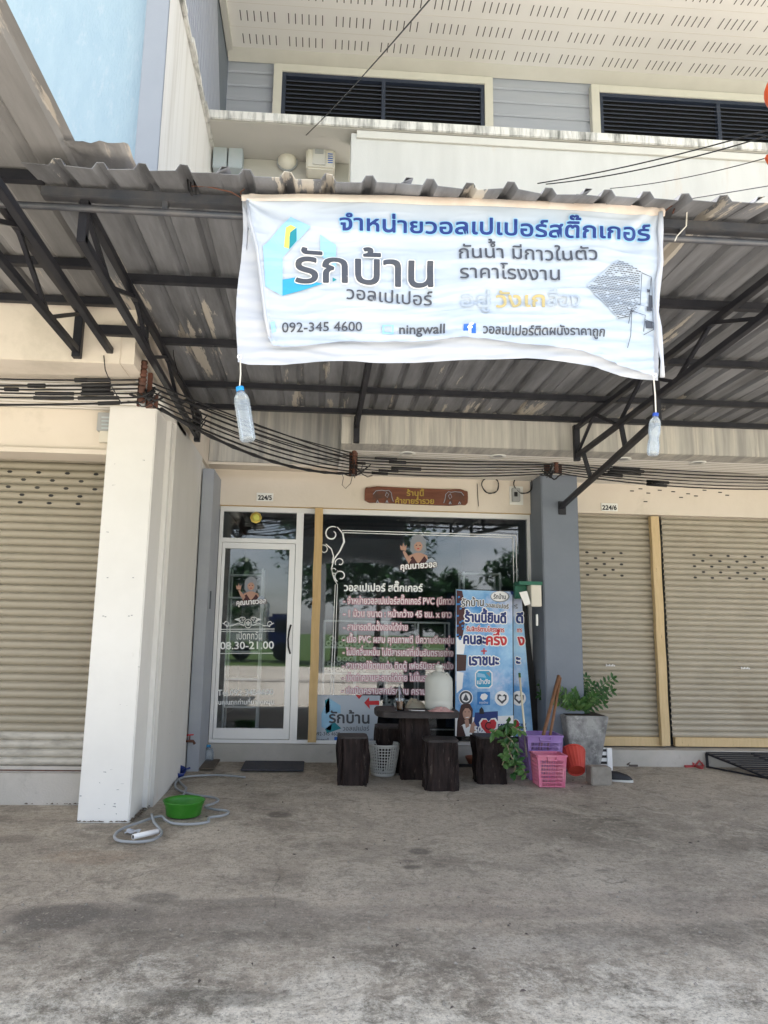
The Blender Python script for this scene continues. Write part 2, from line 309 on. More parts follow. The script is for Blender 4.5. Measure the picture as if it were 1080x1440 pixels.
    c = mix(ma('MULTIPLY', rng(noi(24, 9, .85, .3), .54, .61), .5), c, (.58,.52,.43))
    c = mix(ma('MULTIPLY', rng(noi(8, 9, .8, .4), .56, .68), .4), c, (.48,.44,.38))
    spk = rng(noi(70, 3, .6), .60, .66); c = mix(ma('MULTIPLY', spk, .45), c, (.06,.055,.05))
    spk2 = rng(noi(45, 4, .7), .60, .70); c = mix(ma('MULTIPLY', spk2, .4), c, (.45,.42,.37))
    v = n.new('ShaderNodeTexVoronoi'); v.feature = 'DISTANCE_TO_EDGE'; v.inputs['Scale'].default_value = .55
    zz = n.new('ShaderNodeTexNoise'); zz.inputs['Scale'].default_value = 2.5; zz.inputs['Detail'].default_value = 6; L(pos, zz.inputs['Vector'])
    va = n.new('ShaderNodeMixRGB'); va.blend_type = 'ADD'; va.inputs[0].default_value = .5; L(pos, va.inputs[1]); L(zz.outputs['Color'], va.inputs[2]); L(va.outputs[0], v.inputs['Vector'])
    crk = ma('MULTIPLY', rng(v.outputs['Distance'], .006, .0), rng(noi(.8), .50, .56)); c = mix(ma('MULTIPLY', crk, .45), c, (.05,.045,.04))
    L(c, p.inputs['Base Color'])
    b = n.new('ShaderNodeBump'); b.inputs['Strength'].default_value = .9; b.inputs['Distance'].default_value = .02
    hs = n.new('ShaderNodeMath'); hs.operation = 'ADD'; L(noi(35, 8, .75), hs.inputs[0]); L(noi(6, 6), hs.inputs[1]); L(hs.outputs[0], b.inputs['Height']); L(b.outputs[0], p.inputs['Normal'])
    return m
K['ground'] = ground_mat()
K['road'] = pr('sunny_road', (.40,.37,.32), .9, (.45,.42,.37), 1.2)
# ------------------------------------------------------------------ lettering (flat print)
UPV = set('ิีึืัํ'); TONE = set('่้๊๋์')
_tc = {}
def text_mesh(s):
    if s in _tc: return _tc[s]
    c = bpy.data.curves.new('lettering', 'FONT'); c.body = s; c.size = 1; c.resolution_u = 3
    d1 = bpy.data.materials.get('m0') or K['ink']; c.materials.append(d1); c.materials.append(K['navy'])
    for i, ch in enumerate(s):
        if ch in TONE and (s[i-1] in UPV or (i+1 < len(s) and s[i+1] == 'ำ')): c.body_format[i].material_index = 1
    o = bpy.data.objects.new('lettering', c); COL.objects.link(o)
    dg = bpy.context.evaluated_depsgraph_get(); me = bpy.data.meshes.new_from_object(o.evaluated_get(dg))
    up = set()
    for p in me.polygons:
        if p.material_index == 1: up.update(p.vertices)
    vs = [(v.co.x, v.co.y + (.17 if v.index in up else 0)) for v in me.vertices]
    fs = [tuple(p.vertices) for p in me.polygons]
    bpy.data.objects.remove(o); bpy.data.curves.remove(c); bpy.data.meshes.remove(me)
    if not vs: vs = [(0, 0)]
    _tc[s] = (vs, fs, min(v[0] for v in vs), max(v[0] for v in vs)); return _tc[s]
XH = .56
def write(s, x0, y0, x1, y1, h, fn, m, parent, bold=0, off=.0015, halo=None, halo_w=2.2, skew=0, name='lettering', cut=0):
    """flat lettering spanning (x0,y0)-(x1,y1) along its baseline with body height h, mapped on the surface fn"""
    vs, fs, a, b = text_mesh(s)
    def lay(r, o, mm, nm, ncopy):
        mb = MB(); offs = [(0, 0)] + ([(r*math.cos(2*PI*k/ncopy), r*math.sin(2*PI*k/ncopy)) for k in range(ncopy)] if r else [])
        for i, (dx, dy) in enumerate(offs):
            out = []
            for (u, v) in vs:
                t = (u-a)/(b-a); px = x0 + (x1-x0)*t + dx + skew*v*h/XH; py = y0 + (y1-y0)*t - v*h/XH + dy
                out.append((px, py, o + i*.00012))
            mb.add(out, fs)
        if cut:
            me = bpy.data.meshes.new('t'); me.from_pydata(mb.v, [], mb.f); bm = bmesh.new(); bm.from_mesh(me)
            for ax, lo, hi in ((0, min(x0, x1)-5, max(x0, x1)+5), (1, min(y0, y1)-h*2.5, max(y0, y1)+h)):
                q = lo
                while q < hi:
                    nrm = (1, 0, 0) if ax == 0 else (0, 1, 0); cpt = (q, 0, 0) if ax == 0 else (0, q, 0)
                    bmesh.ops.bisect_plane(bm, geom=bm.verts[:]+bm.edges[:]+bm.faces[:], plane_co=cpt, plane_no=nrm); q += cut
            bm.to_mesh(me); bm.free(); mb.v = [tuple(v.co) for v in me.vertices]; mb.f = [tuple(p.vertices) for p in me.polygons]; bpy.data.meshes.remove(me)
        mb.v = [tuple(fn(x, y, o_)) for (x, y, o_) in mb.v]
        return mb.build(nm, mm, parent, fix=False)
    if halo: lay(halo_w+bold, off, halo, 'lettering_outline', 10); off += .0022
    return lay(bold, off, m, name, 8)
def shape(pts, fn, m, parent, name, off=.0012, cut=0):
    mb = MB(); vs = [(x, y) for x, y in pts]; me = bpy.data.meshes.new('t'); me.from_pydata([(x, y, 0) for x, y in vs], [], [tuple(range(len(vs)))])
    bm = bmesh.new(); bm.from_mesh(me); bmesh.ops.triangulate(bm, faces=bm.faces)
    if cut:
        xs = [v[0] for v in vs]; ys = [v[1] for v in vs]
        for ax, lo, hi in ((0, min(xs), max(xs)), (1, min(ys), max(ys))):
            q = math.ceil(lo/cut)*cut
            while q < hi:
                bmesh.ops.bisect_plane(bm, geom=bm.verts[:]+bm.edges[:]+bm.faces[:], plane_co=(q, 0, 0) if ax == 0 else (0, q, 0), plane_no=(1, 0, 0) if ax == 0 else (0, 1, 0)); q += cut
    bm.to_mesh(me); bm.free()
    mb.v = [tuple(fn(v.co.x, v.co.y, off)) for v in me.vertices]; mb.f = [tuple(p.vertices) for p in me.polygons]; bpy.data.meshes.remove(me)
    return mb.build(name, m, parent, fix=False)
def ell(cx, cy, rx, ry, n=20, a0=0, a1=2*PI): return [(cx+rx*math.cos(a0+(a1-a0)*k/n), cy+ry*math.sin(a0+(a1-a0)*k/n)) for k in range(n)]
def stroke(mb, pts, wd, fn, off=.0015):
    """flat ribbon along picture points"""
    L_, R_ = [], []
    for i, p in enumerate(pts):
        a = pts[max(i-1, 0)]; b = pts[min(i+1, len(pts)-1)]; dx, dy = b[0]-a[0], b[1]-a[1]; l = math.hypot(dx, dy) or 1
        ww = wd[i] if isinstance(wd, (list, tuple)) else wd
        nx, ny = -dy/l*ww/2, dx/l*ww/2; L_.append(fn(p[0]+nx, p[1]+ny, off)); R_.append(fn(p[0]-nx, p[1]-ny, off))
    n = len(pts); mb.add(L_+R_, [(i, i+1, n+i+1, n+i) for i in range(n-1)])
def curl(cx, cy, r0, r1, a0, a1, n=22): return [(cx+(r0+(r1-r0)*t/n)*math.cos(math.radians(a0+(a1-a0)*t/n)), cy+(r0+(r1-r0)*t/n)*math.sin(math.radians(a0+(a1-a0)*t/n))) for t in range(n+1)]

# ================================================================== SETTING
def gfn(u, v):
    x, y = -34+68*u, -13+30*v
    return (x, y, .012*noise.noise(Vector((x*.6, y*.6, 0))) if 1.5 < y < 5.5 and abs(x) < 6 else 0)
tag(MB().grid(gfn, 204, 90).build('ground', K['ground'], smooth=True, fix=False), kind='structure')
tag(MB().quad((-300,-14,-.13),(300,-14,-.13),(300,-4.0,-.12+.14),(-300,-4.0,-.12+.14)).build('shoulder', K['road'], fix=False), kind='structure')
tag(MB().quad((-300,-300,-.05),(300,-300,-.05),(300,-13,-.05),(-300,-13,-.05)).build('verge', K['grass'], fix=False), kind='structure')
tag(MB().quad((-300,17,-.02),(300,17,-.02),(300,300,-.02),(-300,300,-.02)).build('backland', K['grass'], fix=False), kind='structure')

# ================================================================== LEFT NEIGHBOUR
S_Z = 3.36
WX = -1.40
lb = thing('shop_house', 'cream left neighbour shop with closed roller shutter, white pillar and light blue upper wall', 'building', (-3, 6.2, 0))
pl0 = PZ(105, 1155); pl1 = PZ(180, 1157)
rbox('pillar', (-1.80, 5.94, -.05), (WX, 6.35, S_Z), K['white'], lb, .01)
MB().box((-8, 6.10, 2.98), (-1.80, 6.45, S_Z)).build('header_wall', K['cream'], lb, bevel=.004)
MB().box((-8, 6.05, 2.955), (-1.80, 6.10, 2.995)).build('header_lip', K['cream'], lb)
MB().box((-8, 4.88, S_Z), (-1.332, 6.9, S_Z+.05)).build('ceiling', K['soffit'], lb)
g = MB()
for i in range(16): g.box((-8, 4.95+i*.075, S_Z-.004), (WX, 4.955+i*.075, S_Z-.001))
tag(g.build('ceiling_grooves', K['shut'], lb), kind='stuff')
MB().box((-8, 5.301, 4.2), (-1.425, 9, 4.34)).build('sun_block_slab', K['cream'], lb)  # added unseen slab, keeps sun from leaking in above the ceiling
MB().box((-8, 4.86, S_Z-.03), (-1.425, 5.3, 4.35)).build('beam', K['cream'], lb, bevel=.006)
MB().box((-8, 5.36, 4.35), (-1.54, 5.5, 9.5)).build('upper_wall', K['blue_wall'], lb)
MB().box((-8, 6.5, -.03), (-1.80, 9, .255)).build('sill', K['sill'], lb, bevel=.006)
MB().box((-8, 6.9, .2), (-1.80, 9, S_Z)).build('back_wall', K['dark_in'], lb)
def shutter(parent, name, x0, x1, y, z0, z1, m, holes=(), dirty=0, pitch=.071, lab=None):
    sh = bpy.data.objects.new(name, None); COL.objects.link(sh); sh.parent = parent; WL[sh.name] = WL[parent.name].copy()
    if lab: sh['label'] = lab
    n = int((z1-z0)/pitch)+1
    prof = [(.020, 0), (.004, .003), (-.008, .014), (-.015, .028), (-.016, .040), (-.012, .054), (-.003, .061), (.020, .065), (.020, .071)]
    vs = []; fs = []
    for (dy, dz) in prof: vs += [(x0, y+dy, z0+dz), (x1, y+dy, z0+dz)]
    for i in range(len(prof)-1): fs.append((2*i, 2*i+1, 2*i+3, 2*i+2))
    s0 = MB().add(vs, fs).build('slat', m, sh, fix=False); s0.data.polygons.foreach_set('use_smooth', [True]*len(s0.data.polygons))
    s1me = None
    for i in range(1, n):
        c = rep(s0, (0, random.uniform(-.0018, .0018), i*pitch), sh)
    if dirty:
        dm = s0.data.copy(); dm.materials.clear(); dm.materials.append(K['shut_dirty'])
        k = 0
        for c in sh.children:
            if c.name.startswith('slat') and c.location.z < (dirty-.5)*pitch: c.data = dm
    if holes:
        hm = MB()
        for (hx, hz) in holes:
            hm.add([(hx-.026, y-.0175, hz), (hx-.012, y-.0175, hz-.012), (hx+.012, y-.0175, hz-.012), (hx+.026, y-.0175, hz), (hx+.012, y-.0175, hz+.012), (hx-.012, y-.0175, hz+.012)], [(0,1,2,3,4,5)])
        tag(hm.build('vent_holes', K['black'], sh, fix=False), kind='stuff')
    return sh
hl = []
for r, yy_ in enumerate((658, 667, 677.5, 688, 698.5)):
    p = PY(60, yy_, 6.58)
    for k in range(12): hl.append((-2.07 - (.13 if r % 2 else 0) - (.14 if r == 4 else 0) - k*.26 + (.0), .071*round((p.z-.3)/.071)+.3-.035+.0))
shl = shutter(lb, 'roller_shutter', -8, -1.8, 6.6, .30, 3.02, K['shut'], hl, 4)
MB().box((-8, 6.575, .255), (-1.8, 6.62, .30)).build('bottom_rail', K['sill'], shl)
MB().box((-8, 6.57, .262), (-1.8, 6.575, .272)).build('rust_line', K['rust'], shl)
# fin wall
rbox('fin_wall', (-1.54, 5.2, 4.36), (-1.352, 8.9, 6.93), K['fin'], lb, .005)
MB().quad((-1.349, 5.2, 4.36), (-1.349, 8.9, 4.36), (-1.349, 8.9, 6.93), (-1.349, 5.2, 6.93)).build('fin_side', K['drip'], lb, fix=False)
co = MB()
for i in range(14):
    y0 = 5.15+i*.27; co.box((-1.58, y0, 6.93+.006*(i%2)), (-1.30-.008*(i%3), y0+.262, 7.0+.008*(i % 2)))
tag(co.build('coping', K['ledge'], lb, bevel=.01), kind='stuff')
MB().box((-1.54, 5.1, 7.01), (-1.36, 8.4, 9.6)).build('gable_wall', K['grey_wall'], lb)  # darker base colour stands in for shade between the siding ribs
rb_ = MB()
for i in range(40):
    y0 = 3.4 + i*.13
    if y0+1.43 > 8.25: break
    rb_.bar((-1.352, y0+2.3*.62, 7.01), (-1.352, y0-.2, 9.5), .05, .04, (1, 0, 0))
gs = tag(rb_.build('gable_siding_ribs', K['siding'], lb), kind='stuff')
g = MB(); rq = random.Random(4)
def crumb(mb, x0, y0, x1, y1, n, sz):
    for i in range(n):
        t = rq.random(); x = x0+(x1-x0)*t+rq.uniform(-.01, .01); y = y0+(y1-y0)*t+rq.uniform(-.01, .01); a = sz*rq.uniform(.4, 1.4)
        mb.add([(x-a, y-a*.5, .013), (x+a, y-a*.6, .013), (x+a*.7, y+a*.5, .013), (x-a*.8, y+a*.6, .013), (x, y, .013+a*.5)], [(0,1,4),(1,2,4),(2,3,4),(3,0,4)])
crumb(g, -1.80, 5.93, WX, 5.93, 40, .012); crumb(g, WX+.01, 5.95, -1.33, 7.95, 170, .016); crumb(g, -2.4, 6.49, -1.82, 6.49, 20, .012)
tag(g.build('crumbled_render', K['cover'], lb, fix=False), kind='stuff')
g = MB()
for (px, py) in ((150,813),(186,813),(144,867),(180,867),(147,868),(184,866),(160,1131),(112,1120)):
    p = PY(px, py, 5.939); g.box(p, p+Vector((.014, -.0015, .008)))
for _ in range(16):
    p = Vector((rq.uniform(-1.79, -1.41), 5.9385, rq.choice([rq.uniform(.02, .5), rq.uniform(.1, 3)]))); w_ = rq.uniform(.004, .03); h_ = rq.uniform(.002, .006)
    g.add([p, p+Vector((w_, 0, rq.uniform(-.01, .01))), p+Vector((w_*.9, 0, h_)), p+Vector((0, 0, h_))], [(0,1,2,3)])
for _ in range(22):
    p = Vector((-1.3305, rq.uniform(6.5, 7.9), rq.choice([rq.uniform(.02, .35), rq.uniform(.1, 2.5)]))); w_ = rq.uniform(.006, .04)
    g.add([p, p+Vector((0, w_, rq.uniform(-.01, .01))), p+Vector((0, w_*.8, .006)), p+Vector((0, 0, .004))], [(0,1,2,3)])
tag(g.build('filled_nicks', K['grey_plastic'], lb, fix=False), kind='stuff')
# little meter box on the header, tucked behind the pillar
mbx = thing('junction_box', 'small grey junction box with ribbed cover on cream header left of the pillar', 'box', PY(146, 600, 6.08))
rbox('cover', PY(141, 583, 6.10), PY(158, 606, 6.03), K['grey_plastic'], mbx, .004)
g = MB()
for i in range(4): a = PY(143, 586+i*5, 6.03); b = PY(156, 588+i*5, 6.022); g.box(a, b)
g.build('rib', K['galv'], mbx)
rbox('base', PY(143, 607, 6.10), PY(158, 622, 6.04), K['ivory'], mbx, .003)

# ================================================================== MIDDLE SHOP
CZ = 3.40
mh = thing('shop_house', 'middle wallpaper shop with glass front, cream header and louvred upper windows', 'building', (.6, 8.6, 0))
MB().box((WX-.05, 6.352, -.05), (-1.362, 8.62, S_Z+.051)).build('partition_wall', K['white'], mh, bevel=.004)
MB().box((-1.424, 4.865, S_Z-.03), (-1.331, 5.2, 4.34)).build('partition_end', K['cream'], mh)
MB().box((-1.42, 5.201, S_Z+.052), (-1.331, 8.62, 4.34)).build('partition_top', K['cream'], mh)
MB().box((-1.33, 6.98, 4.26), (.3, 8.6, 4.34)).build('recess_sun_block', K['cream'], mh)  # added slab, closes the gap where sun leaked down to the doorway
wl2 = MB().box((-1.362, 6.45, -.05), (-1.332, 7.95, S_Z+.051)).build('plaster_face', K['parapet'], mh)
rbox('pilaster', (-1.33, 8.0, -.05), (-1.20, 8.62, 3.30), K['grey_pale'], mh)
rbox('switch_plate', (-1.20, 8.17, 1.72), (-1.193, 8.24, 1.92), K['ink'], mh, 0); 
GX0, GX1 = -1.2, 2.66
rbox('header_wall', (-1.36, 8.60, 2.99), (2.64, 8.95, 3.73), K['cream'], mh, .004)
rbox('left_header', (-1.329, 8.35, 3.46), (.22, 8.6, 4.3), K['beam'], mh, .01)
MB().box((-1.329, 8.33, 3.43), (.22, 8.6, 3.46)).build('ledge', K['cream'], mh)
rbox('step', (-1.33, 8.585, -.05), (2.64, 9.2, .195), K['sill'], mh)
rbox('beam_return', (.22, 7.351, CZ+.052), (.30, 8.6, 4.26), K['beam'], mh, 0)
rbox('beam', (.22, 7.05, CZ), (8.5, 7.35, 4.4), K['beam'], mh, .006)
MB().box((.21, 7.0, CZ-.02), (.36, 7.05, 3.66)).build('beam_end', K['beam'], mh)
MB().box((.22, 7.35, CZ), (8.5, 8.95, CZ+.05)).build('ceiling', K['soffit'], mh)
g = MB()
for i in range(16): g.box((.25, 7.4+i*.075, CZ-.004), (8.5, 7.406+i*.075, CZ-.0005))
tag(g.build('ceiling_grooves', K['shut'], mh), kind='stuff')
rbox('column', (2.645, 8.19, -.05), (3.09, 8.95, CZ), K['grey_wall'], mh, .012)
rbox('parapet', (.24, 7.05, 4.4), (8.5, 7.3, 6.93), K['parapet'], mh)
MB().box((-1.345, 7.62, 4.3), (.24, 7.8, 6.95)).build('recessed_wall', K['clean'], mh)
# ledge slab
rbox('ledge_slab', (-1.345, 7.015, 6.955), (8.5, 8.3, 7.065), K['clean'], mh, .004)
rbox('ledge_face', (-1.345, 6.99, 6.965), (8.5, 7.014, 7.072), K['ledge'], mh, .008)
rbox('ledge_lip', (.3, 7.025, 6.86), (8.5, 7.05, 6.95), K['trim'], mh, .004)
# siding planks
WY = 8.3; i = 0; z = 7.07
s0 = MB().add([(-1.345, WY, z), (8.5, WY, z), (8.5, WY-.014, z+.02), (-1.345, WY-.014, z+.02), (8.5, WY+.004, z+.19), (-1.345, WY+.004, z+.19)], [(0,1,2,3), (3,2,4,5)]).build('plank', K['siding'], mh, fix=False)
for i in range(1, 9): rep(s0, (0, 0, .2*i), mh)
MB().box((-1.345, 8.31, 7), (8.5, 8.4, 9)).build('upper_wall', K['siding'], mh)
def louvre(px0, pyt, px1, lab):
    a = PY(px0, pyt, 8.28); b = PY(px1, pyt+ (px1-px0)*.066, 8.28); zt = a.z; x0, x1 = a.x, b.x; zb = 7.35
    wn = bpy.data.objects.new('louvre_window', None); COL.objects.link(wn); wn.parent = mh; WL[wn.name] = WL[mh.name].copy(); wn['label'] = lab
    t = .11
    for aa, bb in (((x0, 8.2, zb), (x0+t, 8.29, zt)), ((x1-t, 8.2, zb), (x1, 8.29, zt)), ((x0+t, 8.2, zt-t), (x1-t, 8.29, zt))):
        rbox('trim', aa, bb, K['trim'], wn, .004)
    rbox('frame', (x0+t, 8.22, zt-t-.05), (x1-t, 8.28, zt-t), K['louvre'], wn, 0)
    for xx in (x0+t, (x0+x1)/2-.03, x1-t-.05): rbox('frame', (xx, 8.22, zb), (xx+.05, 8.281, zt-t-.05), K['louvre'], wn, 0)
    MB().box((x0+t, 8.282, zb), (x1-t, 8.286, zt-t)).build('backing', K['black'], wn)
    for q in range(2):
        xa = x0+t+.05 if q == 0 else (x0+x1)/2+.02; xb = (x0+x1)/2-.03 if q == 0 else x1-t-.05
        s = MB().bar((xa, 8.25, zb+.03), (xb, 8.25, zb+.03), .012, .055, (0, .7, .7)).build('slat', K['louvre'], wn)
        n = int((zt-t-.05-zb)/.062)
        for j in range(1, n): rep(s, (0, 0, j*.062), wn)
louvre(386, 95, 691, 'left ivory framed louvre window'); louvre(828, 124, 1180, 'right ivory framed louvre window')
# eaves soffit: perforated boards
EZ = 8.89
MB().box((-1.36, 4.3, EZ), (8.5, 8.3, EZ+.05)).build('eaves_soffit', K['soffit'], mh)
MB().add([(-1.345, 8.25, EZ-.0), (8.5, 8.25, EZ), (8.5, 8.285, EZ-.07), (-1.345, 8.285, EZ-.07), (8.5, 8.12, EZ-.001), (-1.345, 8.12, EZ-.001)], [(5,4,2,3)]).build('cove', K['trim'], mh, fix=False)
MB().box((-1.345, 4.3, EZ-.05), (-1.27, 8.12, EZ-.001)).build('edge_trim', K['trim'], mh)
g = MB()
for r in range(11):
    yr = 7.98 - r*.345
    for q in range(16):
        for k in range(6):
            x = -1.13 + q*.585 + k*.083
            g.box((x, yr-.075, EZ-.0018), (x+.012, yr+.075, EZ-.0006))
tag(g.build('vent_slots', pr('slot_shade', (.12,.11,.10), .9), mh), kind='stuff')
sj = MB().box((-1.27, 7.80, EZ-.0022), (8.5, 7.803, EZ-.0009)).build('seam', K['ivory'], mh)
for r in range(1, 10): rep(sj, (0, -r*.345, 0), mh)
# ------------------------------------------------ glass front
GY = 8.70
gm = plane_y(GY, .006)
def sub(parent, name, lab=None):
    e = bpy.data.objects.new(name, None); COL.objects.link(e); e.parent = parent; WL[e.name] = WL[parent.name].copy()
    if lab: e['label'] = lab
    return e
ZB, ZT = .20, 2.985
zt_ = PY(350, 722, GY).z; tz = PY(350, 762, GY).z
wf = sub(mh, 'shop_window')
xm0, xm1 = PY(415, 800, GY).x, PY(425, 800, GY).x
def fr(parent, a, b, nm='frame'): return rbox(nm, a, b, K['alu'], parent, .003)
fr(wf, (GX0, GY-.04, ZT-.06), (GX1, GY+.04, ZT)); fr(wf, (GX0, GY-.04, ZB-.004), (GX1, GY+.04, ZB+.035))
fr(wf, (GX0, GY-.04, ZB+.035), (GX0+.04, GY+.04, ZT-.06)); fr(wf, (xm0, GY-.04, ZB+.035), (xm1, GY+.04, ZT-.06))
fr(wf, (GX0+.04, GY-.04, tz-.012), (xm0, GY+.04, tz+.04))
xt = PY(446, 800, GY).x
fr(wf, (xt-.03, GY-.03, ZB+.035), (xt+.0, GY+.03, ZT-.06)); fr(wf, (GX1-.05, GY-.04, ZB+.035), (GX1, GY+.04, ZT-.06))
MB().box((GX0+.04, GY-.004, tz+.04), (xm0, GY+.004, ZT-.06)).build('transom_pane', K['glass'], wf)
MB().box((xm1, GY-.004, ZB+.035), (xt-.03, GY+.004, ZT-.06)).build('side_pane', K['glass'], wf)
MB().box((xt, GY-.004, ZB+.035), (GX1-.05, GY+.004, ZT-.06)).build('main_pane', K['glass'], wf)
dr = sub(mh, 'glass_door')
dx0, dx1 = GX0+.045, xm0-.005; dz0, dz1 = ZB+.04, tz-.016
fr(dr, (dx0, GY-.03, dz1-.07), (dx1, GY+.02, dz1), 'top_rail'); fr(dr, (dx0, GY-.03, dz0), (dx1, GY+.02, dz0+.12), 'bottom_rail')
fr(dr, (dx0, GY-.03, dz0+.12), (dx0+.035, GY+.02, dz1-.07), 'stile'); fr(dr, (dx1-.07, GY-.03, dz0+.12), (dx1, GY+.02, dz1-.07), 'stile')
MB().box((dx0+.035, GY-.004, dz0+.12), (dx1-.07, GY+.004, dz1-.07)).build('glass_pane', K['glass'], dr)
hp = [PY(409, 879, GY-.03), PY(406.5, 888, GY-.08), PY(405, 899, GY-.09), PY(405.5, 910, GY-.08), PY(408, 919, GY-.03)]
MB().tube(hp, .011, 8).build('handle', K['black'], dr, smooth=True)
MB().lathe([(.012, 0), (.012, .02)], PY(406, 927, GY-.05), 12, (0, 1, 0), True, True).build('lock', K['alu'], dr)
sp = MB()
for i in range(3): p = PY(360+i*2, 1043, 8.62)
# door graphics
w1 = K['gline']
write('เปิดทุกวัน', 333, 899, 368, 899, 8, gm, w1, dr); write('08.30-21.00', 310, 913, 385, 912, 8.2, gm, w1, dr, bold=.3)
write('Tel.092-3454600', 306, 978, 384, 977, 6.5, gm, w1, dr, bold=.2); write('ขอบคุณทุกท่านที่มาอุดหนุน', 298, 991, 385, 990, 5.2, gm, w1, dr, bold=.15)
g = MB()
stroke(g, [(311, 885), (386, 884.5)], .9, gm); stroke(g, [(310, 888), (386, 887.5)], .7, gm); stroke(g, [(309, 919), (384, 918.5)], .9, gm)
for sx in (-1, 1):
    c0 = 349
    stroke(g, curl(c0+sx*9, 873, 6, 2, 200 if sx > 0 else -20, 500 if sx > 0 else -320), 1.0, gm)
    stroke(g, [(c0+sx*6, 880), (c0+sx*14, 876), (c0+sx*22, 880), (c0+sx*30, 880), (c0+sx*36, 876)], 1.1, gm)
    stroke(g, curl(c0+sx*31, 877, 4.5, 1, 90, 90+sx*400), 1.0, gm)
    stroke(g, curl(c0+sx*6, 870, 3, 1, 90, 90-sx*400), .8, gm)
    stroke(g, [(c0+sx*10, 874), (c0+sx*14, 871), (c0+sx*19, 871)], [1, 4, .5], gm)
stroke(g, [(349+5*math.cos(a*PI/8), 877+6*math.sin(a*PI/8)) for a in range(17)], .9, gm)
stroke(g, [(349, 873), (349, 880)], 1.8, gm); stroke(g, [(345.5, 876), (352.5, 876)], 2, gm)
g.build('ornament', w1, dr, fix=False)
def lady(cx, cy, s, fn, parent, nm='portrait_sticker'):
    """generic illustrated woman with silver bob raising one hand, over a slanted name plate"""
    e = parent
    P = lambda pts: [(cx+x*s, cy+y*s) for x, y in pts]
    shape(P(ell(0, -22, 11.5, 13)), fn, K['silver'], e, 'sticker_hair', .0020)
    shape(P([(-11,-24),(-12,-12),(-8,-6),(8,-6),(12,-12),(11,-24)]), fn, K['silver'], e, 'sticker_hair', .0022)
    shape(P([(-15,8),(-13,-4),(-3,-8),(3,-8),(13,-4),(16,8)]), fn, K['skin'], e, 'sticker_body', .0024)
    shape(P([(-14,12),(-12,0),(-8,-3),(-2,6),(0,8),(3,5),(9,-3),(13,2),(14,12)]), fn, K['dkred'], e, 'sticker_dress', .0028)
    shape(P([(-14,8),(-20,-2),(-23,-10),(-20,-11),(-15,-4),(-10,2)]), fn, K['skin'], e, 'sticker_arm', .0030)
    shape(P([(-26,-12),(-27,-20),(-24,-17),(-22,-23),(-20,-17),(-17,-20),(-18,-11)]), fn, K['skin'], e, 'sticker_hand', .0030)
    shape(P([(8,10),(14,2),(20,-1),(25,4),(20,10)]), fn, K['ghost'], e, 'sticker_sleeve', .0030)
    shape(P(ell(0, -18, 6.3, 8)), fn, K['skin'], e, 'sticker_face', .0034)
    shape(P([(-6,-20),(-6,-26),(0,-28),(6,-26),(6,-20),(3,-24),(-2,-24)]), fn, K['silver'], e, 'sticker_hair', .0038)
    for sx in (-1, 1): shape(P(ell(sx*2.7, -19, 1.3, .7, 8)), fn, K['blackink'], e, 'sticker_eye', .0042)
    shape(P(ell(0, -14, 1.8, .8, 8)), fn, K['redink'], e, 'sticker_lips', .0042)
    write('คุณนายวอล', cx-26*s, cy+17*s, cx+27*s, cy+13*s, 7*s, fn, K['wink'], e, bold=.5*s, off=.0045, halo=K['dkred'], halo_w=.7*s)
lady(353, 838, .78, gm, dr); lady(588, 785, .95, gm, wf)
# window graphics
g = MB()
for o_ in (0, 3.4):
    stroke(g, [(481, 746+o_*.9), (725-o_*1.3, 753+o_*.9)], 1.0, gm)
    stroke(g, [(725.5-o_*1.3, 753+o_*.9), (727-o_*1.3, 838)], .9, gm)
    stroke(g, [(474.5-o_*.9, 822), (468.5-o_*1.1, 978)], .9, gm)
stroke(g, curl(467, 751, 11, 4, -60, -420), [1.2+.9*math.sin(k/22*PI) for k in range(23)], gm)
stroke(g, [(474, 741), (482, 750), (484, 762), (478, 775), (470, 786), (466, 800), (470, 815), (475, 823)], [1, 2.2, 2.6, 2.2, 1.8, 1.6, 1.2, .8], gm)
stroke(g, curl(455, 773, 8, 3, 170, 500), 1.3, gm); stroke(g, [(458, 765), (466, 772), (469, 782), (467, 792)], 1.5, gm)
stroke(g, curl(478, 791, 7, 2.5, 150, 480), 1.3, gm); stroke(g, curl(479, 810, 9, 3.5, 120, 470), 1.6, gm); stroke(g, curl(470, 802, 5, 2, 0, 360), 1, gm)
g.build('ornament', w1, wf, fix=False)
write('วอลเปเปอร์ สติ๊กเกอร์', 484, 831, 594, 832, 8, gm, w1, wf, bold=.5)
LN = [('- จำหน่ายวอลเปเปอร์สติ๊กเกอร์ PVC (มีกาวใน', 483, 849, 643, 850), ('- 1 ม้วน ขนาด : หน้ากว้าง 45 ซม. x ยาว 1', 483, 867, 641, 868.5),
      ('- สามารถติดตั้งเองได้ง่าย', 483, 886, 573, 886.5), ('- เนื้อ PVC ผสม คุณภาพดี มีความยืดหยุ่น', 482, 903, 638, 905), ('- ไม่มีกลิ่นเหม็น ไม่มีสารเคมีที่เป็นอันตรายต่าง', 482, 921, 637, 923),
      ('- สามารถใช้ตกแต่ง ติดตู้ เฟอร์นิเจอร์ ผนัง', 481, 940, 637, 941), ('- เช็ดทำความสะอาดได้ง่าย ไม่ขึ้นรา', 481, 957, 602, 958), ('- ปกปิดคราบสกปรกบน คราบเขม่า', 480, 975, 618, 977)]
for s, a, b, c, d in LN: write(s, a, b, c, d, 7.2, gm, w1, wf, bold=.05, halo=K['pinkink'], halo_w=1.0)
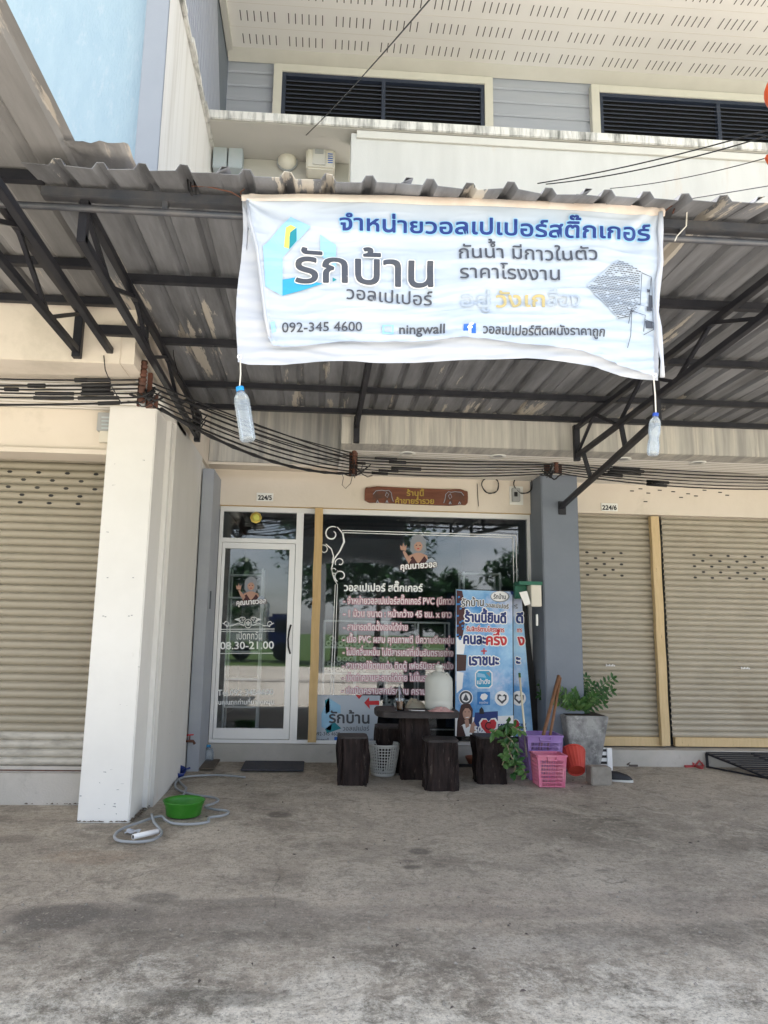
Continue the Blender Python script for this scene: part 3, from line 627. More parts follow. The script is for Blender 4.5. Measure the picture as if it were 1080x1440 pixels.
# small shop board stuck low in the window
bd = sub(mh, 'window_board')
shape([(443, 977), (535, 978), (527, 1044), (441, 1044)], gm, K['print'], bd, 'board_face', .008)
g8 = plane_y(GY, .016)
shape([(452, 1003), (462, 981), (479, 992), (479, 1003), (470, 1001), (465, 1028), (452, 1022)], g8, K['skyblue'], bd, 'logo_wall'); shape([(457, 1025), (470, 1015), (480, 1024), (460, 1031)], g8, K['teal'], bd, 'logo_floor')
shape([(457, 985), (463, 981), (464, 1000), (458, 1004)], g8, K['teal'], bd, 'logo_door')
write('รักบ้าน', 463, 1016, 519, 1017, 12, g8, K['ink'], bd, bold=.5, off=.003); write('วอลเปเปอร์', 482, 1027, 519, 1027, 5, g8, K['ink'], bd, off=.003)
write('092-345 4600', 443, 1034, 478, 1034, 4, g8, K['ink'], bd, off=.003); write('ningwall', 443, 1042, 462, 1042, 4, g8, K['ink'], bd, off=.003)
shape([(470, 1036), (477, 1036), (477, 1043), (470, 1043)], g8, K['fb'], bd, 'badge'); write('วอลเปเปอร์ติดผนังราคาถูก', 480, 1042, 526, 1042, 3.6, g8, K['ink'], bd, off=.003)
shape([(512, 988), (519, 980), (519, 985.5), (533, 985), (533, 991), (519, 991), (520, 997)], g8, K['redink'], bd, 'arrow', .003)
shape([(500, 977.5), (509, 977.5), (505, 983)], g8, K['redink'], bd, 'arrow_tip', .003)
# timber post in front of the glass
def post(parent, pt, pb, wd, y, m, dy=.07, name='timber_post', zb=None):
    a = PY(*pt, y); b = PY(*pb, y)
    mb = MB(); n = 14; k = Vector((wd/2, 0, 0)); d = Vector((0, dy, 0)); rings = []
    for i in range(n+1):
        c = b.lerp(a, i/n) + Vector((.003*math.sin(i*1.7), 0, 0)); rings += [c-k, c+k, c+k+d, c-k+d]
    fs = [(4*i+j, 4*i+(j+1) % 4, 4*i+4+(j+1) % 4, 4*i+4+j) for i in range(n) for j in range(4)] + [(0,1,2,3), (4*n+3, 4*n+2, 4*n+1, 4*n)]
    return mb.add(rings, fs).build(name, m, parent)
post(mh, (449, 714), (438.5, 1044), .098, 8.56, K['wood'])
MB().box((GX0, 8.62, ZT+.0), (GX1, 8.66, ZT+.05)).build('shutter_rail', K['wood'], mh)
# octagon charm on transom
oc = thing('octagon_mirror', 'small gold octagonal charm on transom glass above the shop door', 'charm', PY(360, 728, 8.68))
MB().lathe([(.075, 0), (.072, .012), (.05, .014), (.048, .008)], PY(360, 728, 8.69), 8, (0, -1, 0), True, True).build('frame', K['gold_m'], oc)
MB().lathe([(.045, 0), (.03, .012)], PY(360, 728, 8.682), 12, (0, -1, 0), True, True).build('boss', K['yellow'], oc)
# interior
ir = sub(mh, 'interior')
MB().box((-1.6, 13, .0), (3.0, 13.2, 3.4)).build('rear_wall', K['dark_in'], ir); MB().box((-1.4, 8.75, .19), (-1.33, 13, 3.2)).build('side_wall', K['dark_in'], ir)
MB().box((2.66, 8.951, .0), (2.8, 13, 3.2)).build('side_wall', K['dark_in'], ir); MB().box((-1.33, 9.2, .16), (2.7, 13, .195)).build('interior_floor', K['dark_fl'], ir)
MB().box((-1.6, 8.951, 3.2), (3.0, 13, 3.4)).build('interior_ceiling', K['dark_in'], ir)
def rack(lab, x0, x1, y, zs, group=None, rolls=(), ups=3, z1=2.2, wd=.3):
    t = thing('display_rack', lab, 'shelf', ((x0+x1)/2, y, .195), group)
    for q in range(ups):
        xx = x0 + (x1-x0)*q/(ups-1); MB().box((xx-.012, y, .195), (xx+.012, y+.025, z1)).build('upright', K['shelf'], t); MB().box((xx-.012, y+wd, .195), (xx+.012, y+wd+.025, z1)).build('upright', K['shelf'], t)
    for z in zs: MB().box((x0, y+.026, z), (x1, y+wd-.001, z+.022)).build('shelf', K['shelf'], t)
    return t
rk = rack('white open rack full of rolls behind the main window', .12, 1.75, 9.35, (.55, .95, 1.28, 1.62), ups=5, z1=1.64)
r0 = thing('wallpaper_roll', 'pale wallpaper roll lying end-on among the rolls on the window rack', 'roll', (0, 0, 0), 'rolls stacked on the window rack')
r0.location = (0, 0, 0); WL[r0.name] = Vector((0, 0, 0))
MB().lathe([(.018, .0), (.036, .0), (.036, .26), (.018, .26)], (0, 0, 0), 12, (0, 1, 0), False, False).build('paper', K['roll'], r0)
first = True
for (z, x0, n, rows) in ((1.302, .18, 8, 2), (.972, .16, 13, 3), (1.302, 1.0, 7, 1), (.572, .2, 15, 1), (.972, 1.25, 5, 1)):
    for r in range(rows):
        for k in range(n-r):
            if random.random() < .12: continue
            loc = (x0+.078*k+.039*r, 9.39+random.uniform(-.01, .02), z+.037+r*.066)
            if first: r0.location = loc; first = False
            else:
                c = r0.copy(); COL.objects.link(c); c.location = loc
                for ch in r0.children: d = ch.copy(); COL.objects.link(d); d.parent = c
rack('tall glass-shelved cabinet with pale frame behind the door', -1.15, -.72, 9.5, (.5, .85, 1.2, 1.55, 1.9, 2.2), ups=2, z1=2.3)
rack('white frame rack at the right end of the window', 2.0, 2.5, 9.6, (1.3, 1.9, 2.3), ups=2, z1=2.33)
cb = thing('counter', 'low black counter with aluminium trim behind the table', 'counter', (1.2, 9.0, .2))
rbox('body', (.75, 8.95, .2), (1.95, 9.2, .52), K['black'], cb); rbox('trim', (.75, 8.93, .52), (1.95, 9.22, .545), K['alu'], cb, 0); rbox('trim', (.75, 8.925, .33), (1.95, 8.945, .345), K['alu'], cb, 0)

# ================================================================== RIGHT SHOP
rh = thing('shop_house', 'right neighbour shop with two beige roller shutters split by a pale timber post', 'building', (5.5, 8.6, 0))
rbox('header_wall', (3.09, 8.60, 3.02), (8.5, 8.95, CZ), K['cream'], rh, .004)
rbox('sill', (3.09, 8.50, -.05), (8.5, 9.6, .185), K['sill'], rh, .006)
hm_ = MB()
rr = random.Random(3)
for (px, py) in ((886,691),(909,694),(925,690),(965,695),(976,698),(1010,693),(898,688),(1020,697),(988,690),(944,692),(905,706),(955,700)):
    p = PY(px, py, 8.597); hm_.box(p, p+Vector((.05, -.002, .012)))
tag(hm_.build('plaster_nicks', K['black'], rh), kind='stuff')
px_ = PY(935, 900, 8.72).x
hA = []; hB = []
for r in range(5):
    z = PY(850, 772+r*7.75, 8.70).z
    z = .30+.071*round((z-.30)/.071)-.035
    for k in range(3 - (r % 2)): hA.append((PY(826+k*24+(12 if r % 2 else 0), 770, 8.70).x, z))
    z = PY(1000, 776+r*7.75, 8.70).z; z = .30+.071*round((z-.30)/.071)-.035
    for k in range(7): hB.append((PY(977+k*24+(12 if r % 2 else 0), 777, 8.70).x, z))
sa = shutter(rh, 'roller_shutter', 3.09, px_-.06, 8.74, .30, 3.05, K['shut2'], hA, 0, lab='narrow shutter left of the timber post')
sb = shutter(rh, 'roller_shutter', px_+.04, 8.5, 8.74, .30, 3.05, K['shut2'], hB, 0, lab='wide shutter right of the timber post')
rbox('bottom_rail', (3.09, 8.70, .2), (px_-.06, 8.76, .305), K['woodr'], sa, .004); rbox('bottom_rail', (px_+.055, 8.70, .2), (8.5, 8.76, .305), K['woodr'], sb, .004)
for s_, pp in ((sa, (859, 937)), (sb, (1049, 941))):
    g = MB(); a = PY(pp[0]-7, pp[1], 8.715)
    for i in range(6): g.box(a+Vector((i*.02, 0, 0)), a+Vector((i*.02+.012, -.006, .018 if i % 2 else .028)))
    g.build('maker_badge', K['wink'], s_)
post(rh, (921, 726), (937, 1049), .105, 8.64, K['woodr'])
MB().box((3.09, 8.98, .18), (8.5, 9.1, CZ)).build('back_wall', K['dark_in'], rh)
MB().box((8.5, 7.05, -.1), (8.7, 13, 9)).build('end_wall', K['cream'], rh)

# plates and downlights
def plate(s, x0, y0, x1, y1, lab):
    t = thing('house_number_plate', lab, 'number plate', PY((x0+x1)/2, (y0+y1)/2, 8.6))
    rbox('plate', PY(x0, y0, 8.599), PY(x1, y1, 8.585), K['plate'], t, .002)
    write(s, x0+2, y1-2.3, x1-2, y1-2.0, 5.0, plane_y(8.585), K['blackink'], t, bold=.3, off=.002)
plate('224/5', 361, 693, 384, 705, 'small white number plate reading 224/5 above the shop door'); plate('224/6', 845, 707.5, 869, 719, 'small white number plate reading 224/6 above the right shutter')
def downlight(px, py, z, lab):
    c = PZ(px, py, z-.006); t = thing('ceiling_light', lab, 'ceiling light', c, 'round downlights under the shop eaves')
    MB().lathe([(.055, 0), (.085, -.004), (.09, .004)], c, 20, None, False).build('rim', K['plate'], t, smooth=True)
    MB().lathe([(.001, .0), (.05, .004)], c, 16, None, False).build('lens', K['grey_plastic'], t)
downlight(55, 526, S_Z, 'round downlight in the left shop ceiling'); downlight(573, 638, CZ, 'leftmost downlight above the wooden sign')
downlight(700, 642, CZ, 'round downlight left of the grey column'); downlight(876, 646, CZ, 'round downlight just right of the brace'); downlight(981, 651, CZ, 'rightmost round downlight in the ceiling near the photo edge')

# ================================================================== CANOPIES
RZ = 3.70
def sheet(parent, x0, x1, ya, yb, z, m, rib=.20, hgt=.036, curlf=None, nseg=14, name='roof_sheet'):
    prof = []
    x = x0
    while x < x1-.001:
        prof += [(x, 0), (x+rib*.62, 0), (x+rib*.72, hgt), (x+rib*.90, hgt)]; x += rib
    prof.append((x1, 0)); vs = []; n = len(prof)
    for j in range(nseg+1):
        y = ya + (yb-ya)*(j/nseg)
        for (xx, dz) in prof:
            zz = z + dz + .006*noise.noise(Vector((xx*2, y*1.5, 0)))
            yo = 0
            if j == 0: yo = .035*noise.noise(Vector((xx*5, 0, 3)))
            if curlf: zz += curlf(xx, y)
            vs.append((xx, y+yo, zz))
    fs = [(j*n+i, j*n+i+1, (j+1)*n+i+1, (j+1)*n+i) for j in range(nseg) for i in range(n-1)]
    o = MB().add(vs, fs).build(name, m, parent, fix=False)
    md = o.modifiers.new('s', 'SOLIDIFY'); md.thickness = .003; return o
mc = thing('canopy', 'corrugated metal canopy over the middle shop on black steel trusses', 'canopy', (.6, 7, RZ))
for i in range(9): sheet(mc, -1.46+i*.9, -1.46+(i+1)*.9+.02, 3.16+.012*(i%2), 7.06, RZ+.04+.004*(i % 2), K['sheet'], curlf=lambda x, y: -.35*max(0, 3.36-y))
def beamx(parent, px, py, z, x0, x1, w_=.05, h_=.05, m=None, name='purlin'):
    y = PZ(px, py, z).y; return MB().box((x0, y-w_/2, z-h_), (x1, y+w_/2, z)).build(name, m or K['steel'], parent, bevel=.003)
for (px, py) in ((300, 392), (300, 478), (400, 541), (400, 572)): beamx(mc, px, py, RZ-.0, -1.27, 6.6, .05, .05)
MB().box((-1.45, 3.37, RZ-.052), (6.6, 3.43, RZ-.002)).build('front_beam', K['pipe'], mc, bevel=.004)
pA = PY(80, 291, 3.38); pB = PY(1080, 348, 3.38); pB.z = pA.z
MB().tube([(-3.2, 3.38, pA.z), (0, 3.38, pA.z), (6.6, 3.38, pA.z)], .019, 10).build('front_pipe', K['pipe'], mc, smooth=True)
for px in (233, 956): q = PY(px, 280, 3.38); MB().box((q.x-.014, 3.37, pA.z+.015), (q.x+.014, 3.4, RZ-.05)).build('spacer', K['pipe'], mc)
def truss(parent, x, y0, y1, zt, zb0, zb1, n=7, s=.045, tail=None):
    MB().bar((x, y0, zt), (x, y1, zt), s, s).build('top_chord', K['steel'], parent, bevel=.003)
    MB().bar((x, y0, zb0), (x, y1, zb1), s, s).build('bottom_chord', K['steel'], parent, bevel=.003)
    MB().bar((x, y1-.02, zb1-.05), (x, y1-.02, zt+.03), s*1.3, s*1.3).build('wall_post', K['steel'], parent, bevel=.003)
    MB().bar((x, y0+.02, zb0-.02), (x, y0+.02, zt+.03), s, s).build('front_post', K['steel'], parent, bevel=.003)
    for i in range(n):
        a = y0 + (y1-y0)*i/n; b = y0 + (y1-y0)*(i+1)/n; za = zb0 + (zb1-zb0)*i/n; zb_ = zb0 + (zb1-zb0)*(i+1)/n
        p, q = ((x, a, zt), (x, b, zb_)) if i % 2 == 0 else ((x, a, za), (x, b, zt))
        MB().bar(p, q, .025, .025).build('web_bar', K['steel'], parent)
truss(mc, -1.24, 3.40, 7.03, RZ-.07, 3.44, 3.40); truss(mc, 2.65, 3.40, 7.03, RZ-.07, 3.44, 3.33)
truss(mc, .36, 3.40, 7.0, RZ-.07, RZ-.13, RZ-.16, n=9, s=.04)
MB().bar((.36, 6.96, 3.38), (.36, 6.96, RZ-.1), .06, .06).build('wall_post', K['steel'], mc, bevel=.003)
# wall brace on the right-hand truss
b0 = PY(789, 713, 8.17); b1 = PX(925, 590, 2.66)
MB().bar(b0, b1, .05, .05).build('brace', K['steel'], mc, bevel=.003); MB().bar(b1+Vector((0,0,-.02)), (2.66, b1.y, RZ-.1), .045, .045).build('brace_post', K['steel'], mc, bevel=.003)
for yy_ in (6.0, 7.0):
    t_ = (yy_-b0.y)/(b1.y-b0.y); q = b0.lerp(b1, t_); MB().bar(q, (q.x*.4+2.65*.6, yy_, 3.4), .035, .035).build('brace_strut', K['steel'], mc)
rbox('brace_plate', (b0.x-.03, 8.17, b0.z-.09), (b0.x+.06, 8.188, b0.z+.07), K['steel'], mc, .003)
lc = thing('canopy', 'older brownish corrugated canopy over the left shop, reaching nearer the road', 'canopy', (-3, 4.9, RZ))
for i in range(4): sheet(lc, -1.44-(i+1)*.72, -1.44-i*.72+.01, 1.0, 4.98, RZ+.085, K['sheet_l'], rib=.24, hgt=.024, nseg=10)
for (py, x1) in ((242, -1.44), (362, -1.43), (415, -1.43)): beamx(lc, 40, py, RZ+.07, -4.4, x1, .05, .055)
MB().box((-4.4, 1.4, RZ+.01), (-1.5, 1.45, RZ+.07)).build('purlin', K['steel'], lc)
truss(lc, -1.72, 1.5, 4.86, RZ-.01, 3.42, 3.40, n=6); MB().bar((-1.50, 2.2, 3.50), (-1.50, 4.86, 3.42), .045, .045).build('bottom_chord', K['steel'], lc, bevel=.003)
MB().bar((-1.60, 4.84, 3.56), (-1.24, 4.84, 3.56), .05, .07).build('link_bar', K['steel'], lc, bevel=.003)
# curled flashing where the roofs meet
cf = MB()
def cff(u, v):
    a = PZ(92+u*96, 205+u*20, RZ+.07); x = a.x; y = 3.12+.28*v
    return (x, y, RZ+.075+.035*(1-u)*math.sin(v*2.2)+.02*noise.noise(Vector((u*6, v*4, 2))))
cf.grid(cff, 16, 8).build('flashing', K['sheet_l'], lc, smooth=True, fix=False)

# ================================================================== BANNER
BY = 3.30
def bsurf(px, py, o=0.0):
    p = PY(px, py, BY)
    u = (px-338)/597; v = (py-280)/240
    wv = .022*math.sin(u*9+1.2)*v + .012*math.sin(u*23+v*3) * v
    wv += .014*noise.noise(Vector((u*6, v*9, 1))) + .005*(1-abs(noise.noise(Vector((u*5+v*2, v*13, 3))))*2)**3*min(1, .3+v) + .009*noise.noise(Vector((u*9, v*26, 5)))*min(1, v*1.8) + .003*noise.noise(Vector((u*26, v*40, 8)))*min(1, v*1.5)
    wv += .002*math.sin((v*14+u*2.5+.8*noise.noise(Vector((u*3, v*3, 9)))*3))
    wv += .05*max(0, v-.85)*math.sin(u*14)
    # diagonal pull creases from the tied corners
    for (cu, cv, an) in ((0, 0, .5), (1, 0, 2.6)):
        d = math.hypot(u-cu, (v-cv)*.4)
        if d < .5: wv += .006*(1-d/.5)*math.sin(12*math.atan2((v-cv)*.4, abs(u-cu)+1e-6))
    return Vector((p.x, p.y - wv - o, p.z))
bn = thing('banner', 'large white printed vinyl banner with navy Thai lettering hanging from the canopy front', 'banner', PY(630, 290, BY))
def edge(pts, u):
    u *= (len(pts)-1); i = min(int(u), len(pts)-2); t = u-i; return (pts[i][0]*(1-t)+pts[i+1][0]*t, pts[i][1]*(1-t)+pts[i+1][1]*t)
top = [(340,277),(420,276),(500,278),(600,281),(700,285),(800,290),(880,294),(934,297)]
bot = [(333,511),(350,514),(400,513),(450,509),(500,506),(560,506),(620,506),(680,505),(740,504),(790,509),(840,516),(875,527),(900,531),(927,534)]
def back(u, v):
    a = edge(top, u); b = edge(bot, u); x = a[0]*(1-v)+b[0]*v; y = a[1]*(1-v)+b[1]*v
    if u < .02: x += 3*math.sin(v*7)
    return bsurf(x, y, -.012)
MB().grid(back, 200, 90).build('backing_sheet', K['vinyl'], bn, smooth=True, fix=False)
top2 = [(347,282),(420,283),(500,284),(600,287),(700,291),(800,296),(880,300),(927,303)]
bot2 = [(378,480),(385,489),(402,491),(430,489),(455,487),(490,482),(530,480),(570,479),(610,479),(650,476),(690,480),(730,485),(775,491),(815,497),(850,507),(885,520),(918,530)]
lft = [(347,283),(350,300),(361,350),(368,400),(374,450),(378,480)]
def front(u, v):
    a = edge(top2, u); b = edge(bot2, u); x = a[0]*(1-v)+b[0]*v; y = a[1]*(1-v)+b[1]*v
    l = edge(lft, v); y0 = (y-282)/200; x += (l[0]-(top2[0][0]*(1-v)+bot2[0][0]*v))*(1-u)**4
    p = bsurf(x, y, .004); e = max(0, 1-(1-v)*14)
    p.y -= .014*e + .008*e*noise.noise(Vector((u*40, 0, 0)))
    if u < .03: p.y -= .012*(1-u/.03)
    return p
fs_ = MB().grid(front, 340, 170).build('printed_sheet', K['print'], bn, smooth=True, fix=False)
BF = lambda px, py, o=0.0: bsurf(px, py, .0085+o)
# folded roll down the right-hand edge and hem along the top
MB().tube([BF(926+(3*math.sin(i*.8)), 302+i*23, .012) for i in range(11)], [.012+.004*math.sin(i*1.9) for i in range(11)], 8).build('rolled_hem', K['vinyl'], bn, smooth=True)
MB().tube([BF(348, 285, .01), BF(353, 318, .012), BF(362, 352, .01), BF(368, 400, .01), BF(374, 450, .008), BF(379, 478, .006)], .008, 8).build('rolled_hem', K['vinyl'], bn, smooth=True)
h_ = MB()
def hem(u, v):
    a = edge(top, u); return bsurf(a[0], a[1]-3+11*v, .010+.006*math.sin(v*PI))
h_.grid(hem, 80, 4).build('top_hem', K['fold'], bn, smooth=True, fix=False)
# corner eyelets, ties
for (px, py) in ((338, 506), (919, 529)):
    MB().lathe([(.006, 0), (.012, .002), (.012, -.002)], BF(px, py, .006), 12, (0, -1, 0), False).build('eyelet', K['alu'], bn)
for pts in ([(268, 262), (290, 262), (325, 270), (341, 279)], [(341, 279), (338, 270), (344, 266)], [(934, 298), (944, 290), (952, 285), (946, 300)], [(958, 291), (966, 295), (965, 318), (952, 332), (949, 339)]):
    MB().tube([PY(x, y, 3.33) for x, y in pts], .0035, 6).build('tie', K['rope'] if pts[0][0] > 940 else K['rust'], bn)
sh_ = lambda X, Y: (320+X/3.375, 260+Y/3.375)
sh2 = lambda X, Y: (630+X/3.375, 260+Y/3.375)
S = lambda pts, m, nm, off=.0012, f=sh_: shape([f(*p) for p in pts], BF, m, bn, nm, off, cut=5)
S([(170,305),(300,155),(395,205),(262,350),(262,455),(262,535),(180,490)], K['skyblue'], 'logo_roof')
S([(440,240),(515,285),(515,400),(440,340)], K['skyblue'], 'logo_wall')
S([(268,302),(278,215),(300,200),(326,212),(298,236),(292,310)], K['yellow'], 'logo_window', .003); S([(295,240),(328,215),(328,275),(293,312)], K['teal'], 'logo_door', .003)
S([(262,455),(335,440),(450,478),(262,535)], K['cyan'], 'logo_floor', .003); S([(498,450),(518,462),(498,470)], K['teal'], 'logo_floor', .003)
W = lambda *a, **k: write(*a, BF, k.pop('m'), bn, cut=7, **k)
W('จำหน่ายวอลเปเปอร์สติ๊กเกอร์', 478, 326, 913, 339, 16.5, m=K['navy'], bold=.75, halo=K['skyblue'], halo_w=1.5, off=.002)
W('รักบ้าน', 416, 399, 608, 404, 35, m=K['ink'], bold=1.1, halo=K['wink'], halo_w=1.3, off=.005)
W('วอลเปเปอร์', 487, 424, 608, 428, 13.5, m=K['ink'], bold=.25, off=.003)
W('กันน้ำ มีกาวในตัว', 645, 365, 837, 370, 15.5, m=K['ink'], bold=.25, off=.003)
W('ราคาโรงงาน', 646, 394, 785, 397, 15, m=K['ink'], bold=.25, off=.003)
W('อยู่', 648, 432, 688, 433, 15, m=K['ghost'], bold=.5, off=.003); W('วังเก', 697, 433, 764, 434, 16, m=K['gold'], bold=.5, off=.003); W('ลือง', 768, 433, 812, 435, 15, m=K['ghost'], bold=.5, off=.003)
W('092-345 4600', 397, 470, 509, 466, 10.5, m=K['ink'], bold=.2, off=.003); W('ningwall', 562, 468, 625, 469, 10, m=K['ink'], bold=.4, off=.003)
W('วอลเปเปอร์ติดผนังราคาถูก', 678, 471, 847, 476, 9.5, m=K['ink'], bold=.4, off=.003)
S([(70,670),(128,667),(128,712),(70,712)], K['fb'], 'badge', .002, sh2); W('f', 657, 470.5, 663.5, 470.5, 11, m=K['wink'], bold=.9, off=.005)
S([(735,660),(790,660),(790,705),(735,705)], K['skyblue'], 'message_icon', .002); S([(745,668),(780,668),(782,695),(745,695)], K['ghost'], 'message_icon', .0035)
S([(205,665),(225,660),(232,705),(212,712)], K['skyblue'], 'phone_icon', .002)
# brick wall drawing
g = MB(); A_, B_, C_, D_ = (650, 488), (805, 362), (915, 420), (915, 580)
g0 = MB()
def bq(x, y):   # inside test of the drawn wall
    poly = [(650, 488), (800, 362), (915, 418), (915, 580), (860, 628), (800, 640)]
    ins = False; j = len(poly)-1
    for i in range(len(poly)):
        xi, yi = poly[i]; xj, yj = poly[j]
        if (yi > y) != (yj > y) and x < (xj-xi)*(y-yi)/(yj-yi)+xi: ins = not ins
        j = i
    return ins
for r in range(36):
    for c in range(22):
        x = 648+c*14+(7 if r % 2 else 0); y = 355+r*8.4 + (x-650)*.10
        if bq(x, y) and bq(x+11, y+5) and random.random() < .93:
            q = [sh2(x, y), sh2(x+11, y+1), sh2(x+11, y+4.6), sh2(x, y+3.6)]; g.add([BF(*p, .0025) for p in q], [(0,1,2,3)])
g.build('brick_drawing', K['bricklnk'], bn, fix=False)
S([(650,488),(800,362),(915,418),(915,580),(860,628),(800,640)], K['ghost'], 'brick_drawing', .001, sh2)
g = MB()
for pl_ in ([(915,420),(968,435),(972,660)], [(918,425),(912,570),(955,575),(966,440)], [(845,590),(865,600),(850,665)], [(870,590),(862,720),(845,780)], [(865,600),(935,620),(925,700)], [(935,640),(975,655),(972,690),(925,715)], [(800,640),(855,628)]):
    stroke(g, [sh2(x, y) for x, y in pl_], .9, BF, .003)
for (x, y, a, b) in ((948, 490, 14, 18), (955, 520, 18, 60), (945, 575, 25, 22), (935, 645, 35, 40)):
    q = [sh2(x, y), sh2(x+a, y+3), sh2(x+a, y+b), sh2(x, y+b)]; g.add([BF(*p, .003) for p in q], [(0,1,2,3)])
g.build('furniture_drawing', K['ink'], bn, fix=False)
# weight bottles
def bottle(px, pt, pxb, pb, w_, lab, cap, tie, waist):
    a = PY(px, pt, BY-.01); b = PY(pxb, pb, BY-.01); L_ = (a-b).length; ax = (a-b).normalized()
    t = thing('water_bottle', lab, 'bottle', b); r = w_/2
    prof = [(.001, .004), (r*.8, 0), (r*.97, .01)]
    n = 12
    for i in range(n):
        f = i/(n-1); z = L_*(.06+.66*f); ww = r*(1-.18*math.exp(-((f-waist)/.12)**2)) if waist else r
        prof += [(ww, z), (ww*.93, z+L_*.026)]
    prof += [(r*.98, L_*.74), (r*.8, L_*.83), (r*.42, L_*.90), (r*.40, L_*.93)]
    MB().lathe(prof, b, 20, ax).build('body', K['bottle'], t, smooth=True)
    MB().lathe([(r*.48, L_*.915), (r*.5, L_*.93), (r*.5, L_*.995), (r*.3, L_)], b, 16, ax, False, True).build('cap', cap, t, smooth=True)
    MB().tube([PY(*tie, BY-.015), (a+PY(*tie, BY-.015))/2+Vector((.003, 0, 0)), a+Vector((0, -.002, 0))], .0035, 6).build('string', K['rope'], t)
bottle(337, 544, 349, 620, .077, 'ribbed clear water bottle with light blue cap tied to the banner left corner', K['bottleblue'], (338, 507), 0)
bottle(922, 581, 918, 640, .058, 'smaller clear water bottle with dark blue cap tied to the banner right corner', K['bottlenavy'], (919, 530), .5)

# ================================================================== CABLES
def sag(a, b, s, n=16): return [Vector(a).lerp(Vector(b), i/n) - Vector((0, 0, s*4*(i/n)*(1-i/n))) for i in range(n+1)]
B1 = [PY(203, 534+i*6.2, 5.12) for i in range(6)]
B2 = [PY(498, 643+i*4.0, 7.42) for i in range(6)]
B3 = [PY(782, 650+i*3.0, 7.62) for i in range(6)]
for i in range(6):
    L0 = PY(-60, (531, 541, 546, 551, 557, 569)[i], 5.12); R1 = PY(1150, 668+i*3.6, 7.9)
    pts = sag(L0, B1[i], .01, 8)[:-1] + sag(B1[i], B2[i], .03+.014*i, 20)[:-1] + sag(B2[i], B3[i], .015+.006*i, 12)[:-1] + sag(B3[i], R1, .03+.01*i, 12)
    t = thing('power_cable', ['topmost', 'second', 'third', 'fourth', 'fifth', 'lowest'][i] + ' black cable of the bundle running across the shop fronts', 'cable', L0, 'black cables strung across the shop fronts')
    MB().tube(pts, .0085 if i in (1, 5) else .0065, 6).build('wire', K['cable'], t, smooth=True)
    rr = random.Random(i)
    for k0 in (rr.choice([2, 3, 4, 5, 6]), rr.choice([28, 29, 30]), rr.choice([5, 6]), rr.choice([41, 42, 44])):
        k1 = k0 + rr.choice([1, 2])
        a = Vector(pts[k0]).lerp(pts[k0+1], rr.random()*.5); b = Vector(pts[k1]).lerp(pts[k1-1], rr.random()*.6); mid = Vector(pts[(k0+k1)//2])
        MB().tube([a, mid, b], .014+.005*rr.random(), 6).build('tape_joint', K['cable'], t, smooth=True)
t = thing('power_cable', 'thick twisted black cable sagging lowest from the pillar to the middle bracket', 'cable', B1[5])
pts = sag(B1[5]+Vector((.1, .1, -.02)), B2[5]+Vector((0, 0, -.02)), .14, 30)
MB().tube(pts, [.012+.005*(i % 3 == 0) for i in range(31)], 6).build('wire', K['cable'], t)
for j, (dz, s_) in enumerate(((.12, .03), (.08, .06), (.02, .09))):
    t = thing('power_cable', ('upper', 'middle', 'lower')[j]+' thin loose cable dropping from the left truss to the middle bracket', 'cable', B1[0])
    MB().tube(sag(PX(268, 566+j*8, -1.22), B2[j]+Vector((0, -.02, dz*.3)), s_, 18), .0055, 5).build('wire', K['cable'], t)
def bracket(c, lab, wdt=.09, hgt=.22, n=4):
    t = thing('cable_bracket', lab, 'bracket', c)
    rbox('back_plate', c+Vector((-wdt/2, 0, -hgt/2)), c+Vector((wdt/2, .03, hgt/2)), K['rust'], t, .003)
    rbox('clamp', c+Vector((-wdt*.2, -.05, -hgt*.55)), c+Vector((wdt*.2, 0, hgt*.6)), K['grey_plastic'], t, .006)
    for i in range(n):
        MB().lathe([(.02, -.03), (.028, -.012), (.018, 0), (.028, .012), (.02, .03)], c+Vector((wdt*.05, -.07, -hgt*.38+i*hgt*.25)), 10, None, True, True).build('insulator', K['rust'], t, smooth=True)
bracket(PY(203, 547, 5.14), 'rusty cable bracket with insulators at the top of the white pillar', .10, .26, 5)
bracket(PY(213, 564, 5.2), 'second red-brown bracket beside the pillar bracket', .09, .1, 2)
bracket(PY(497, 652, 7.44), 'grey cable bracket on the middle header left of the wooden sign', .09, .26, 4)
bracket(PY(778, 657, 7.66), 'rusty cable bracket at the top of the grey column', .2, .13, 4)
def tangle(px, py, y, seed, lab, spread=22):
    r3 = random.Random(seed); t = thing('wire_tangle', lab, 'cable', PY(px, py, y))
    for k in range(7):
        a_ = (px+r3.uniform(-spread, 4), py+r3.uniform(-12, 12)); b_ = (px+r3.uniform(-4, spread), py+r3.uniform(-12, 14)); pts_ = []
        for i in range(9):
            f = i/8; pts_.append(PY(a_[0]+(b_[0]-a_[0])*f, a_[1]+(b_[1]-a_[1])*f+7*math.sin(f*PI)*r3.uniform(.7, 1.2), y-.03-.05*math.sin(f*PI)))
        MB().tube(pts_, r3.choice([.004, .006, .009]), 5).build('wire', K['cable'], t, smooth=True)
tangle(205, 556, 5.1, 1, 'tangle of short black wires around the pillar bracket', 30); tangle(500, 656, 7.38, 2, 'tangle of short black wires around the middle bracket', 24)
tangle(775, 660, 7.55, 3, 'tangle of short black wires around the column bracket', 18); tangle(280, 592, 6.6, 4, 'tangle of wires taped to the lower end of the left truss', 14)
t = thing('loose_wire', 'black cable looped over the canopy front beam left of the banner', 'cable', PY(268, 262, 3.34))
MB().tube([PY(x, y, 3.33) for x, y in ((264, 252), (265, 268), (270, 275), (275, 268), (273, 254), (277, 262), (276, 274), (270, 272), (268, 256))], .004, 6).build('wire', K['cable'], t, smooth=True)
